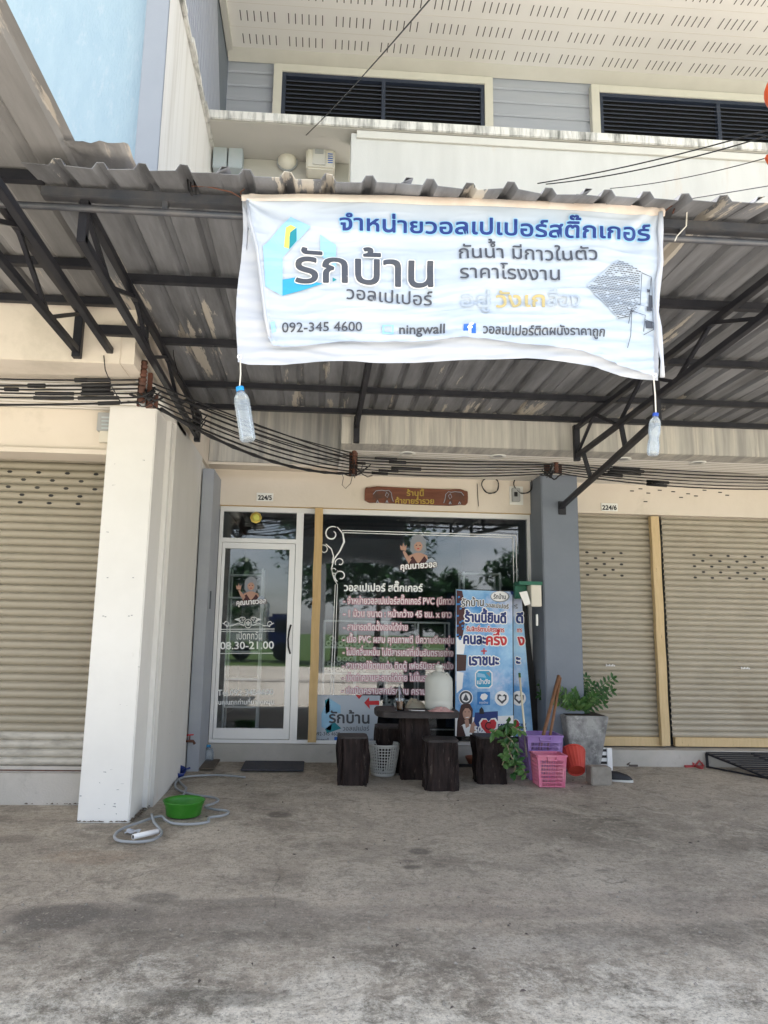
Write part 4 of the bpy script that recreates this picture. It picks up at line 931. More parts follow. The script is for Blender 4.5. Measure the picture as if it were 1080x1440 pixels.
def coil(px, py, r, y, lab, name='cable_coil'):
    c = PY(px, py, y); t = thing(name, lab, 'cable', c); g = []
    for i in range(54): a = i/54*2*PI*2.1; g.append(c+Vector(((r+.008*math.sin(i*.7))*math.cos(a), -.01-.0006*i, (r+.006*math.sin(i*.9))*math.sin(a))))
    MB().tube(g, .006, 6).build('loop', K['cable'], t, smooth=True); return t
coil(689, 683, .105, 8.58, 'round coil of black cable right of the wooden sign'); coil(735, 682, .115, 8.57, 'round coil of black cable hung over the meter box')
t = thing('loose_wire', 'thin dark wire looping below the middle cable bracket', 'cable', PY(485, 670, 8.55))
MB().tube([PY(x, y, 8.56) for x, y in ((472, 660), (480, 664), (483, 672), (481, 682), (486, 687), (493, 680), (496, 668), (495, 660))], .0035, 5).build('wire', K['cable'], t)
for (lab, pl_, y, x) in (('thin wire hanging down from the left truss beside the pillar bracket', [(243, 470), (244, 500), (250, 525), (262, 545)], 5.6, 0), ('thin wire curling from the purlin to the left truss', [(217, 392), (205, 413), (192, 420)], 5.0, 0), ('thin wire hanging on the cream wall above the pillar', [(146, 500), (148, 520), (158, 545), (171, 568)], 4.85, 0)):
    t = thing('loose_wire', lab, 'cable', PY(*pl_[0], y)); MB().tube([PY(a, b, y) for a, b in pl_], .004, 5).build('wire', K['cable'], t)
# small breaker box
mb_ = thing('breaker_box', 'small grey breaker box on a white board near the grey column', 'box', PY(725, 697, 8.6))
rbox('board', PY(716, 684, 8.599), PY(736, 710, 8.58), K['plate'], mb_, .003); rbox('breaker', PY(719, 687, 8.58), PY(732, 705, 8.53), K['grey_plastic'], mb_, .006)
rbox('switch', PY(723, 692, 8.53), PY(728, 698, 8.515), K['black'], mb_, .002); MB().tube([PY(671, 680, 8.59), PY(672, 700, 8.59), PY(673, 712, 8.59)], .004, 5).build('wire', K['cable'], mb_)
# wooden sign
sg = thing('carved_sign', 'reddish carved wooden sign with two elephants and gold Thai lettering on header', 'sign', PY(584, 698, 8.6))
def sfn(u, v):
    a = PY(513, 685, 8.56); b = PY(658, 711, 8.56); x = a.x+(b.x-a.x)*u; z = a.z + (b.z-a.z)*v
    return x, z
p0 = PY(513, 684, 8.56); p1 = PY(658, 711, 8.56); ring = []
for k in range(36):
    a = 2*PI*k/36; ca, sa_ = math.cos(a), math.sin(a); ex = math.copysign(abs(ca)**.25, ca); ez = math.copysign(abs(sa_)**.25, sa_)
    ring.append(((p0.x+p1.x)/2+ex*(p1.x-p0.x)/2, (p0.z+p1.z)/2+ez*(p0.z-p1.z)/2+.006*math.sin(k*1.3)))
MB().add([(x, 8.555, z) for x, z in ring]+[(x, 8.595, z) for x, z in ring], [tuple(range(36)), tuple(range(71, 35, -1))]+[(k, (k+1) % 36, 36+(k+1) % 36, 36+k) for k in range(36)]).build('board', K['sign'], sg, bevel=0)
sf = plane_y(8.553)
write('ร้านนี้', 572, 697, 596, 697.5, 6, sf, K['gold_m'], sg, bold=.3, off=.002); write('ค้าขายร่ำรวย', 556, 708, 610, 708.5, 6, sf, K['gold_m'], sg, bold=.3, off=.002)
def elephant(cx, cy, s, d):
    P = lambda pts: [(cx+d*x*s, cy+y*s) for x, y in pts]
    shape(P([(-13,-3),(-9,-8),(0,-9),(6,-8),(10,-9),(14,-5),(15,2),(17,8),(14,8),(12,2),(9,3),(8,10),(4,10),(4,3),(-5,3),(-5,10),(-10,10),(-10,2),(-13,6),(-14,5)]), sf, K['rust'], sg, 'elephant_carving', .003)
    g = MB(); stroke(g, P([(-13,-3),(-9,-8),(0,-9),(6,-8),(10,-9),(14,-5),(15,2),(17,8)]), .7, sf, .005); stroke(g, P([(7,-6),(10,-3),(8,2),(5,-1),(7,-6)]), .6, sf, .005)
    for a in (-8, 6): stroke(g, P([(a, 9.5), (a+1.5, 6), (a+3, 9.5)]), 1.2, sf, .005)
    g.build('elephant_outline', K['ghost'], sg, fix=False)
elephant(537, 698, .95, 1); elephant(640, 700, .95, -1)

# ================================================================== UPPER FITTINGS
t = thing('electric_meter', 'ivory electricity meter on the recessed upper wall', 'meter', PY(450, 218, 7.6))
rbox('case', PY(432, 201, 7.61), PY(471, 238, 7.4), K['ivory'], t, .02); rbox('window', PY(440, 207, 7.4), PY(458, 232, 7.39), K['trim'], t, .01); rbox('dial', PY(443, 210, 7.39), PY(455, 216, 7.38), K['grey_plastic'], t, .002)
g = MB()
for i in range(5): g.box(PY(461, 216+i*3, 7.4), PY(468, 217+i*3, 7.395))
g.build('label_lines', K['fb'], t)
t = thing('wall_duct', 'pale blue metal duct with two vertical covers on the recessed upper wall', 'duct', PY(322, 215, 7.6))
rbox('cover', PY(304, 198, 7.61), PY(318, 236, 7.45), K['galv'], t, .008); rbox('cover', PY(325, 200, 7.61), PY(340, 236, 7.45), K['galv'], t, .008); rbox('pipe', PY(318, 202, 7.61), PY(325, 236, 7.53), K['grey_plastic'], t, 0)
t = thing('dome_lamp', 'round cream dome lamp low on the recessed upper wall', 'lamp', PY(404, 226, 7.6)); c = PY(404, 228, 7.6)
MB().lathe([(.11, 0), (.105, .04), (.08, .08), (.04, .105), (.001, .11)], c, 24, (0, -1, 0), True).build('dome', K['ivory'], t, smooth=True); MB().lathe([(.125, 0), (.12, .02)], c, 24, (0, -1, 0), True, True).build('base', K['grey_plastic'], t)
def wire(lab, a, b, s=.05, r=.006):
    t = thing('overhead_wire', lab, 'wire', a); MB().tube(sag(a, b, s, 20), r, 5).build('wire', K['cable'], t)
wire('single wire rising diagonally past the left louvre window', PY(420, 200, 7.6), PY(625, -25, 3.4), .04, .005)
wire('upper of the two wires rising to the right over the parapet', PY(756, 258, 6.6), PY(1150, 162, 4.5), .05); wire('lower of the two wires rising to the right over the parapet', PY(768, 259, 6.6), PY(1150, 168, 4.6), .08)
wire('thin wire rising right from the canopy edge to the lantern', PY(858, 265, 6.6), PY(1150, 200, 4.6), .06, .004); wire('low wire along the right canopy edge', PY(925, 287, 3.3), PY(1150, 250, 3.2), .0, .003)
t = thing('paper_lantern', 'orange round lantern hanging at the right edge of the photo above the canopy', 'lantern', PY(1107, 130, 4.6)); c = PY(1107, 127, 4.6)
MB().lathe([(.05*1, -.16)]+[(.155*math.sin(a), -.16*math.cos(a)) for a in [i*PI/14 for i in range(2, 13)]]+[(.04, .16)], c, 28).build('shade', K['orange'], t, smooth=True)
MB().tube([c-Vector((0, 0, .16)), PY(1093, 215, 4.6)], .004, 5).build('string', K['orange'], t); 
g = MB(); c2 = PY(1091, 222, 4.6)
for k in range(14): a = k/14*2*PI; g.tube([c2+Vector((0, 0, .04)), c2+Vector((.06*math.cos(a), .06*math.sin(a), .01)), c2+Vector((.05*math.cos(a), .05*math.sin(a), -.03))], [.02, .018, .008], 5)
g.build('tassel', K['orange'], t)

# ================================================================== THINGS ON THE APRON
rnd = random.Random(11)
def stump(pxl, pxr, pt, pb, lab, group=None, depth=None, name='stump_stool', parts=True):
    a = PZ(pxl, pb); b = PZ(pxr, pb); wd = abs(b.x-a.x); y = a.y; zt = PY(pxl, pt, y).z
    d = depth or wd*.95; cx_ = (a.x+b.x)/2; cy_ = y+d/2
    t = thing(name, lab, 'stool', (cx_, cy_, 0), group); sd_ = rnd.random()*50
    mb = MB(); n = 44; rows = 12
    for j in range(rows+1):
        z = zt*.965*j/rows
        for k in range(n):
            u = 2*PI*k/n; cu, su = math.cos(u), math.sin(u); q = .36
            ex = math.copysign(abs(cu)**q, cu); ey = math.copysign(abs(su)**q, su)
            gr = .022*noise.noise(Vector((k*.9+sd_, z*2.5, sd_))) + .012*noise.noise(Vector((k*2.3, z*6, sd_)))
            f = 1 + gr/(wd/2)*1.6; mb.v.append((cx_+ex*wd/2*f, cy_+ey*d/2*f, z))
    mb.f += [(j*n+k, j*n+(k+1) % n, (j+1)*n+(k+1) % n, (j+1)*n+k) for j in range(rows) for k in range(n)]
    mb.build('trunk', K['stump'], t, fix=False)
    tp = MB(); ring = []
    for k in range(n):
        u = 2*PI*k/n; cu, su = math.cos(u), math.sin(u); ex = math.copysign(abs(cu)**.3, cu); ey = math.copysign(abs(su)**.3, su)
        w2 = 1+.05*noise.noise(Vector((k*.5, sd_, 0))); ring.append((cx_+ex*wd*.51*w2, cy_+ey*d*.51*w2))
    tp.add([(x, y_, zt*.955) for x, y_ in ring]+[(x, y_, zt) for x, y_ in ring], [tuple(range(n))[::-1], tuple(range(n, 2*n))]+[(k, (k+1) % n, n+(k+1) % n, n+k) for k in range(n)])
    tp.build('seat', K['tabletop'], t); return t, (cx_, cy_, zt)
SG = 'dark stump stools round the table'
stump(475, 516, 1036, 1105, 'dark square stump stool at the left, in front of the shop board', SG)
stump(599, 646, 1041, 1113, 'dark square stump stool nearest the road, in front of the table', SG)
st3, s3c = stump(672, 713, 1036, 1103, 'dark square stump stool at the right, beneath the trailing plant', SG)
stump(529, 568, 1022, 1087, 'dark square stump stool standing behind the white wicker basket', SG)
# table
tb, tbc = stump(564, 603, 1004, 1097, 'dark stump pedestal table holding a plastic jug', None, name='stump_table')
tb['category'] = 'table'
for c in list(tb.children):
    if c.name.startswith('seat'): bpy.data.objects.remove(c)
TZ = PY(585, 1001, tbc[1]-.28).z; tx0 = PY(527, 995, tbc[1]).x; tx1 = PY(642, 995, tbc[1]).x
mb = MB(); n = 40; ring = []
for k in range(n):
    u = 2*PI*k/n; cu, su = math.cos(u), math.sin(u); ex = math.copysign(abs(cu)**.5, cu); ey = math.copysign(abs(su)**.5, su)
    w2 = 1+.05*noise.noise(Vector((k*.35, 4, 0))); ring.append(((tx0+tx1)/2+ex*(tx1-tx0)/2*w2, tbc[1]+ey*.33*w2))
mb.add([(x, y, TZ-.06) for x, y in ring]+[(x, y, TZ-.01) for x, y in ring]+[((x-(tx0+tx1)/2)*.98+(tx0+tx1)/2, (y-tbc[1])*.98+tbc[1], TZ) for x, y in ring],
       [tuple(range(n))[::-1], tuple(range(2*n, 3*n))]+[(r*n+k, r*n+(k+1) % n, r*n+n+(k+1) % n, r*n+n+k) for r in range(2) for k in range(n)])
mb.build('tabletop', K['tabletop'], tb)
def ontab(px, y): return Vector((PY(px, 1000, y).x, y, TZ+.001))
# jug
jc = ontab(617, tbc[1]-.02); jr = (PY(636.5, 960, jc.y).x-PY(598, 960, jc.y).x)/2; jz = PY(617, 944, jc.y).z-TZ
t = thing('plastic_jug', 'large milky white plastic jug with short neck standing on the stump table', 'jug', jc)
MB().lathe([(jr*.9, 0), (jr, .02), (jr, .08), (jr*.985, .09), (jr, .10), (jr, jz*.72), (jr*.95, jz*.82), (jr*.75, jz*.92), (jr*.4, jz*.98), (jr*.26, jz)], jc, 36).build('body', K['jug'], t, smooth=True)
MB().lathe([(jr*.26, jz*.98), (jr*.26, jz*1.07), (jr*.30, jz*1.07), (jr*.30, jz*1.15), (jr*.27, jz*1.17)], jc, 24, None, False, True).build('cap', K['wplastic'], t, smooth=True)
MB().tube([jc+Vector((jr*.2, -jr*.5, jz*.93)), jc+Vector((jr*.5, -jr*.55, jz*.97)), jc+Vector((jr*.75, -jr*.3, jz*.8))], .012, 8).build('handle', K['jug'], t, smooth=True)
# iced tea in bag, cloth, papers
gc = ontab(562, tbc[1]-.16)
t = thing('drink_cup', 'clear cup of iced brown tea in a pointed plastic bag on the table', 'cup', gc)
MB().lathe([(.03, 0), (.042, .12)], gc, 18).build('cup', K['clear'], t, smooth=True); MB().lathe([(.028, .004), (.037, .09)], gc, 16, None, True, True).build('tea', K['tea'], t, smooth=True)
MB().lathe([(.05, .0), (.052, .12), (.03, .19), (.006, .27)], gc, 9).build('bag', K['clear'], t, smooth=False); MB().tube([gc+Vector((0, 0, .05)), gc+Vector((-.01, 0, .24))], .004, 6).build('straw', K['wink'], t)
cc = ontab(620, tbc[1]-.24)
t = thing('cloth', 'crumpled pinkish cloth in front of the jug', 'cloth', cc)
MB().grid(lambda u, v: (cc.x-.13+.26*u, cc.y-.07+.14*v, cc.z+.004+.035*max(0, math.sin(u*PI)*math.sin(v*PI))*(1+noise.noise(Vector((u*7, v*7, 2))))), 24, 14).build('cloth_sheet', K['cloth'], t, smooth=True, fix=False)
pc = ontab(590, tbc[1]-.2); t = thing('cutlery', 'thin pale utensil lying on the table left of the pink cloth', 'utensil', pc)
MB().bar(pc+Vector((-.09, 0, .006)), pc+Vector((.05, -.03, .006)), .012, .006).build('handle', K['wink'], t); MB().lathe([(.001, .004), (.02, .008)], pc+Vector((-.1, 0, 0)), 12).build('bowl', K['alu'], t)
bc_ = ontab(583, tbc[1]+.12); t = thing('paper_bag', 'crumpled brown paper bag lying behind the cup', 'bag', bc_)
MB().grid(lambda u, v: (bc_.x-.1+.22*u, bc_.y-.07+.14*v, bc_.z+.08*math.sin(u*PI)**.5*math.sin(v*PI)**.5*(1+.5*noise.noise(Vector((u*5, v*5, 7))))), 16, 12).build('paper', K['shut'], t, fix=False)
# round wicker basket
def round_basket(c, rb, rt, h, m, lab, name='waste_basket'):
    t = thing(name, lab, 'basket', c)
    N = 32; MB().lathe([(rb*.1, .006), (rb, .006), (rb*1.02, .03), (rb*.98, .03)], c, 32, None, True).build('base', m, t, smooth=True)
    g = MB(); rows = 10
    for k in range(N):
        a = 2*PI*k/N; d = Vector((math.cos(a), math.sin(a), 0)); g.bar(c+d*rb+Vector((0, 0, .02)), c+d*(rb+(rt-rb)*.97)+Vector((0, 0, h*.95)), .008, .006, tuple(d))
    for j in range(rows):
        f = (j+1)/(rows+1); r = rb+(rt-rb)*f; z = h*f
        g.lathe([(r-.003, z-.004), (r+.003, z-.004), (r+.003, z+.004), (r-.003, z+.004), (r-.003, z-.004)], c, N, None, False)
    tag(g.build('lattice', m, t), kind='stuff')
    MB().lathe([(rt-.004, h*.93), (rt+.008, h*.94), (rt+.012, h), (rt-.006, h), (rt-.004, h*.93)], c, 40, None, False).build('rim', m, t, smooth=True); return t
c = PZ(539, 1094); c.y += .14; c.x = PY(539, 1070, c.y).x
round_basket(c, PY(555, 1090, c.y).x-c.x, PY(562, 1050, c.y).x-c.x, PY(539, 1047, c.y-.1).z, K['wplastic'], 'round white plastic lattice waste basket between the left stool and table')
# rectangular baskets
def rect_basket(pxl, pxr, pb, pt, shrink, dep, m, lab, cols, rows, turn=0, group=None):
    a = PZ(pxl, pb); b = PZ(pxr, pb); y = a.y; h = PY(pxl, pt, y).z; W_ = (PY(pxr, pt, y).x-PY(pxl, pt, y).x)
    cx_ = (a.x+b.x)/2; t = thing('laundry_basket', lab, 'basket', (cx_, y+dep/2, 0), group); C0 = Vector((cx_, y+dep/2, 0)); Rz = Matrix.Rotation(turn, 3, 'Z')
    def pt3(u, v, z):      # u,v in -1..1
        s = shrink + (1-shrink)*z/h; return C0 + Rz @ Vector((u*W_/2*s, v*dep/2*s, z))
    MB().add([pt3(-1,-1,.01), pt3(1,-1,.01), pt3(1,1,.01), pt3(-1,1,.01)], [(0,1,2,3)]).build('base', m, t)
    g = MB()
    for (p, q) in (((-1,-1),(1,-1)), ((1,-1),(1,1)), ((1,1),(-1,1)), ((-1,1),(-1,-1))):
        P = lambda f, z: pt3(p[0]+(q[0]-p[0])*f, p[1]+(q[1]-p[1])*f, z); n_ = Vector(((p[0]+q[0])/2, (p[1]+q[1])/2, 0)); n_ = Rz @ n_
        z0, z1 = h*.06, h*.84
        g.add([P(0, .01), P(1, .01), P(1, z0), P(0, z0)], [(0,1,2,3)]); g.add([P(0, z1), P(1, z1), P(1, h), P(0, h)], [(0,1,2,3)])
        for k in range(cols+1):
            f = .06+.88*k/cols; g.bar(P(f, z0), P(f, z1), (.005 if 0 < k < cols else .016), .004, tuple(n_))
        for k in range(1, rows):
            z = z0+(z1-z0)*k/rows; g.bar(P(0, z), P(1, z), .006, .004, (0, 0, 1)) if False else g.bar(P(0.0, z), P(1.0, z), .004, .007)
        for f in (0.02,): g.bar(P(f, .01), P(f, h), .02, .01, tuple(n_))
    tag(g.build('lattice_sides', m, t), kind='stuff')
    r = MB(); cor = [pt3(-1.03,-1.03,h), pt3(1.03,-1.03,h), pt3(1.03,1.03,h), pt3(-1.03,1.03,h)]
    for i in range(4): r.bar(cor[i]-Vector((0, 0, .008)), cor[(i+1) % 4]-Vector((0, 0, .008)), .024, .018)
    r.build('rim', m, t, bevel=.003)
    for s_ in (-1, 1):
        q = [pt3(-.32, s_*1.03, h-.01), pt3(-.3, s_*1.10, h-.05), pt3(.3, s_*1.10, h-.05), pt3(.32, s_*1.03, h-.01)]
        MB().tube(q, .009, 8).build('handle', m, t, smooth=True)
    return t, C0, h
pb_, pC, pH = rect_basket(743, 792, 1099, 1034, .86, .34, K['purple'], 'tall purple plastic laundry basket holding brown sticks', 20, 9)
rect_basket(757, 797, 1109, 1062, .86, .24, K['pink'], 'smaller pink plastic basket in front of the purple basket', 14, 7)
# sticks in basket
for lab, q0, q1, r, m in (('thicker brown wooden stick leaning in the purple basket', (764, 1034), (786, 950), .019, 'stick'), ('slimmer brown stick leaning right in the purple basket', (774, 1032), (788, 953), .015, 'stick'), ('cream broomstick leaning towards the posters from the purple basket', (738, 1030), (731, 953), .0115, 'white_stick')):
    a = PY(*q0, pC.y-.04); b = PY(*q1, pC.y+.15); a0 = a+(a-b).normalized()*.25
    t = thing('stick', lab, 'stick', a0); MB().tube([a0, a, b], r, 10).build('shaft', K[m], t, smooth=True)
    if m == 'white_stick': MB().tube([b, b+(b-a).normalized()*.05], r*1.15, 10).build('tip', K['leaf2'], t, smooth=True)
# red ribbed pot lying tilted
c = PZ(813, 1103); c.y += .08; ax = Vector((.10, .72, .68)).normalized()
c0 = Vector((PY(811, 1086, c.y).x, c.y, .115)); t = thing('red_pot', 'red ribbed plastic pot tipped over with its base towards the road', 'pot', c0)
rb_ = .085; rt_ = .125; hh = .22
mb = MB(); n = 40; a_ = ax.cross(Vector((0, 0, 1))).normalized(); b_ = ax.cross(a_)
for (rr_, z) in ((rb_*.86, .012), (rb_, 0), (rb_*1.01, .008), (rt_, hh), (rt_*1.05, hh+.004), (rt_*1.05, hh+.02)):
    for k in range(n): 
        q = 2*PI*k/n; r2 = rr_*(1+(.03 if k % 2 and 0 < z < hh+.002 else 0)); mb.v.append(tuple(c0+ax*z+a_*math.cos(q)*r2+b_*math.sin(q)*r2))
mb.f += [(j*n+k, j*n+(k+1) % n, (j+1)*n+(k+1) % n, (j+1)*n+k) for j in range(5) for k in range(n)]+[tuple(range(n))]
mb.build('body', K['red'], t)
# cinder block
a = PZ(832, 1105); b = PZ(861, 1105); zt2 = PY(845, 1079, a.y).z; t = thing('concrete_block', 'small grey concrete block in front of the striped rack', 'block', ((a.x+b.x)/2, a.y, 0))
mb = MB().grid(lambda u, v: (0, 0, 0), 1, 1); 
rbox('block', (a.x, a.y, 0), (b.x, a.y+.16, zt2), K['block'], t, .01)
# striped white rack side
a = PZ(842, 1080); t = thing('striped_rack', 'small white and black slatted rack beside the big planter', 'rack', (a.x, 8.2, 0))
x0, x1 = PY(843, 1060, 8.25).x, PY(861, 1060, 8.25).x; z1 = PY(850, 1052, 8.25).z
rbox('post', (x1-.06, 8.25, 0), (x1, 8.28, z1), K['wink'], t, .003); rbox('back', (x0-.03, 8.262, 0), (x1-.06, 8.28, z1), K['wink'], t, .002)
for i in range(3): rbox('slat', (x0-.02, 8.25, z1*.84-i*z1*.28), (x1-.065, 8.2615, z1*.95-i*z1*.28), K['black'], t, 0)
# planter with zz plant
a = PZ(792, 1092); b = PZ(846, 1092); y = 8.0; cx_ = PY(818, 1040, y+.2).x
wt = PY(848, 1008, y).x-PY(787, 1008, y).x; wb = wt*.62; zt3 = PY(818, 1007, y).z
t = thing('planter', 'tall tapered grey concrete planter left of the right shutters', 'planter', (cx_, y+wt/2, 0))
def frus(cx, cy, w0, w1, z0, z1, m, nm, p, bev=.01):
    return MB().add([(cx-w0/2,cy-w0/2,z0),(cx+w0/2,cy-w0/2,z0),(cx+w0/2,cy+w0/2,z0),(cx-w0/2,cy+w0/2,z0),(cx-w1/2,cy-w1/2,z1),(cx+w1/2,cy-w1/2,z1),(cx+w1/2,cy+w1/2,z1),(cx-w1/2,cy+w1/2,z1)], [(0,3,2,1),(4,5,6,7),(0,1,5,4),(1,2,6,5),(2,3,7,6),(3,0,4,7)]).build(nm, m, p, bevel=bev)
frus(cx_, y+wt/2, wb, wt, 0, zt3, K['concrete'], 'pot', t); MB().box((cx_-wt*.43, y+wt*.07, zt3), (cx_+wt*.43, y+wt*.93, zt3+.006)).build('soil', K['soil'], t)
pcx, pcy = cx_, y+wt/2
def leaf(mb, p, d, up, L_, W_):
    d = d.normalized(); s_ = d.cross(up).normalized(); n_ = s_.cross(d)
    mb.add([p, p+d*L_*.3+s_*W_*.42+n_*.004, p+d*L_*.65+s_*W_*.46+n_*.002, p+d*L_-n_*.006, p+d*L_*.65-s_*W_*.46+n_*.002, p+d*L_*.3-s_*W_*.42+n_*.004, p+d*L_*.5-n_*.004],
           [(0,1,6),(1,2,6),(2,3,6),(3,4,6),(4,5,6),(5,0,6)])
def zz(root, lab, stems, name='zz_plant'):
    t = thing(name, lab, 'plant', root)
    for (dx, dy, hgt, nl, m) in stems:
        g = MB(); pts = []
        for i in range(9): f = i/8; pts.append(root+Vector((dx*f**1.4, dy*f**1.4, hgt*(f-.18*f*f*abs(dx)*2))))
        MB().tube(pts, [.009*(1-.6*i/8) for i in range(9)], 6).build('stem', K['stem'], t, smooth=True)
        for k in range(nl):
            f = .22+.78*k/(nl-1); i = min(int(f*8), 7); q = pts[i].lerp(pts[i+1], f*8-i); d = (pts[i+1]-pts[i]).normalized(); s_ = d.cross(Vector((0, -1, .2))).normalized()
            for sg_ in (-1, 1):
                leaf(g, q, s_*sg_+d*.55+Vector((0, -.15+.3*rnd.random(), 0)), Vector((0, -1, .4)), .075*(1.15-.4*abs(f-.6))*rnd.uniform(.85,1.15), .034)
        leaf(g, pts[-1], pts[-1]-pts[-2], Vector((0, -1, .3)), .07, .034)
        g.build('leaflets', m, t, fix=False)
    return t
LF, LF2 = K['leaf'], K['leaf2']
zz(Vector((pcx, pcy, zt3)), 'glossy zz plant with arching feathered stems in the concrete planter',
   [(.38,-.05,.46,11,LF),(.25,-.12,.30,9,LF),(.30,.05,.22,8,LF),(-.18,.0,.42,10,LF2),(-.26,-.1,.30,8,LF2),(-.12,-.15,.26,8,LF2),(.1,-.18,.22,8,LF2),(.04,.1,.3,8,LF),(-.34,.08,.26,8,LF),(.16,.0,.34,9,LF),(-.05,-.2,.17,7,LF2),(.2,-.2,.15,6,LF),(-.22,-.2,.2,8,LF2),(.32,-.15,.3,9,LF),(0,-.22,.12,7,LF2),(-.3,-.12,.18,8,LF2),(.1,.05,.42,10,LF)])
# second planter behind
a = Vector((PY(786, 1020, 8.35).x, 8.45, 0)); t = thing('planter', 'second grey planter half hidden behind the sticks', 'planter', a)
frus(a.x, 8.42, .26, .36, 0, zt3*.98, K['concrete'], 'pot', t, .008)
zz(Vector((a.x, 8.42, zt3*.98)), 'darker zz plant behind the leaning brown sticks', [(-.16,.0,.34,9,LF),(-.2,-.05,.22,7,LF),(.05,0,.36,9,LF2),(-.05,-.1,.2,7,LF)])
# trailing plant on the third stool
rt = Vector((PY(706, 1032, s3c[1]-.05).x, s3c[1]-.02, s3c[2]))
t = thing('trailing_plant', 'leafy trailing plant hanging over the right-hand stump stool', 'plant', rt)
MB().lathe([(.06, 0), (.075, .05), (.07, .05)], rt, 20).build('pot', K['black'], t)
for j in range(7):
    yv = s3c[1]-.22; P = lambda x, y_: PY(x, y_, yv-.015*j)
    path = [[(706,1034),(712,1020),(718,1012)], [(708,1034),(722,1022),(733,1028)], [(708,1034),(716,1044),(712,1062),(706,1076)], [(710,1034),(724,1050),(726,1072),(722,1090)], [(706,1034),(714,1050),(720,1066),(736,1082),(740,1090)], [(704,1034),(698,1026),(694,1030)], [(708,1036),(720,1042),(728,1058)]][j]
    g = MB(); pts = [rt+Vector((0, 0, .04))]+[P(*q) for q in path[1:]]; MB().tube(pts, .006, 6).build('stem', K['vine'], t, smooth=True)
    for q in range(len(pts)*4):
        f = (q+.5)/(len(pts)*4)*(len(pts)-1); i = min(int(f), len(pts)-2); p = pts[i].lerp(pts[i+1], f-i)
        leaf(g, p, Vector((rnd.uniform(-1, 1), rnd.uniform(-.7, .1), rnd.uniform(-.9, .35))), Vector((rnd.uniform(-.3, .3), -1, .5)), rnd.uniform(.06, .12), rnd.uniform(.03, .055))
    g.build('leaves', K['leaf2'] if j % 3 else K['leaf'], t, fix=False)
c = Vector((PY(667, 1078, 8.42).x, 8.42, 0)); t = thing('terracotta_saucer', 'small terracotta bowl on the ground left of the right stool', 'bowl', c)
MB().lathe([(.05, 0), (.10, .09), (.105, .11), (.095, .11), (.05, .02)], c, 24).build('bowl', K['terra'], t, smooth=True)
# poster stands
def poster(quad, y, lab, front=True):
    t = thing('poster_stand', lab, 'poster', PY((quad[3][0]+quad[2][0])/2, quad[2][1], y), 'blue campaign posters beside the column')
    P = [PY(*q, y) for q in quad]; d = Vector((0, .02, 0)); e = .0
    MB().add(P+[p+d for p in P], [(0,1,2,3),(7,6,5,4),(0,4,5,1),(1,5,6,2),(2,6,7,3),(3,7,4,0)]).build('board', K['print_blue'], t)
    o = Vector((0, .012, 0)); wf_ = .022
    for i, j in ((0, 1), (1, 2), (3, 0), (3, 2)): MB().bar(P[i]+o, P[j]+o, wf_, wf_*.9, (0, 1, 0)).build('frame', K['black'], t)
    for i in (2, 3): MB().bar(P[i]+o*2, Vector((P[i].x, y+.03, 0)), .025, .025).build('leg', K['black'], t)
    MB().bar((P[3].x, y-.05, .03), (P[2].x, y-.05, .03), .03, .03).build('foot_bar', K['black'], t)
    return t, plane_y(y, .001)
def pblue():
    m = pr('poster_blue_print', (.03,.22,.56), .4, (.40,.64,.84), 1.9, lo=.36, hi=.66, third=(.55,.62,.80), tscale=1.3, tlo=.5, thi=.62); return m
K['print_blue'] = pblue()
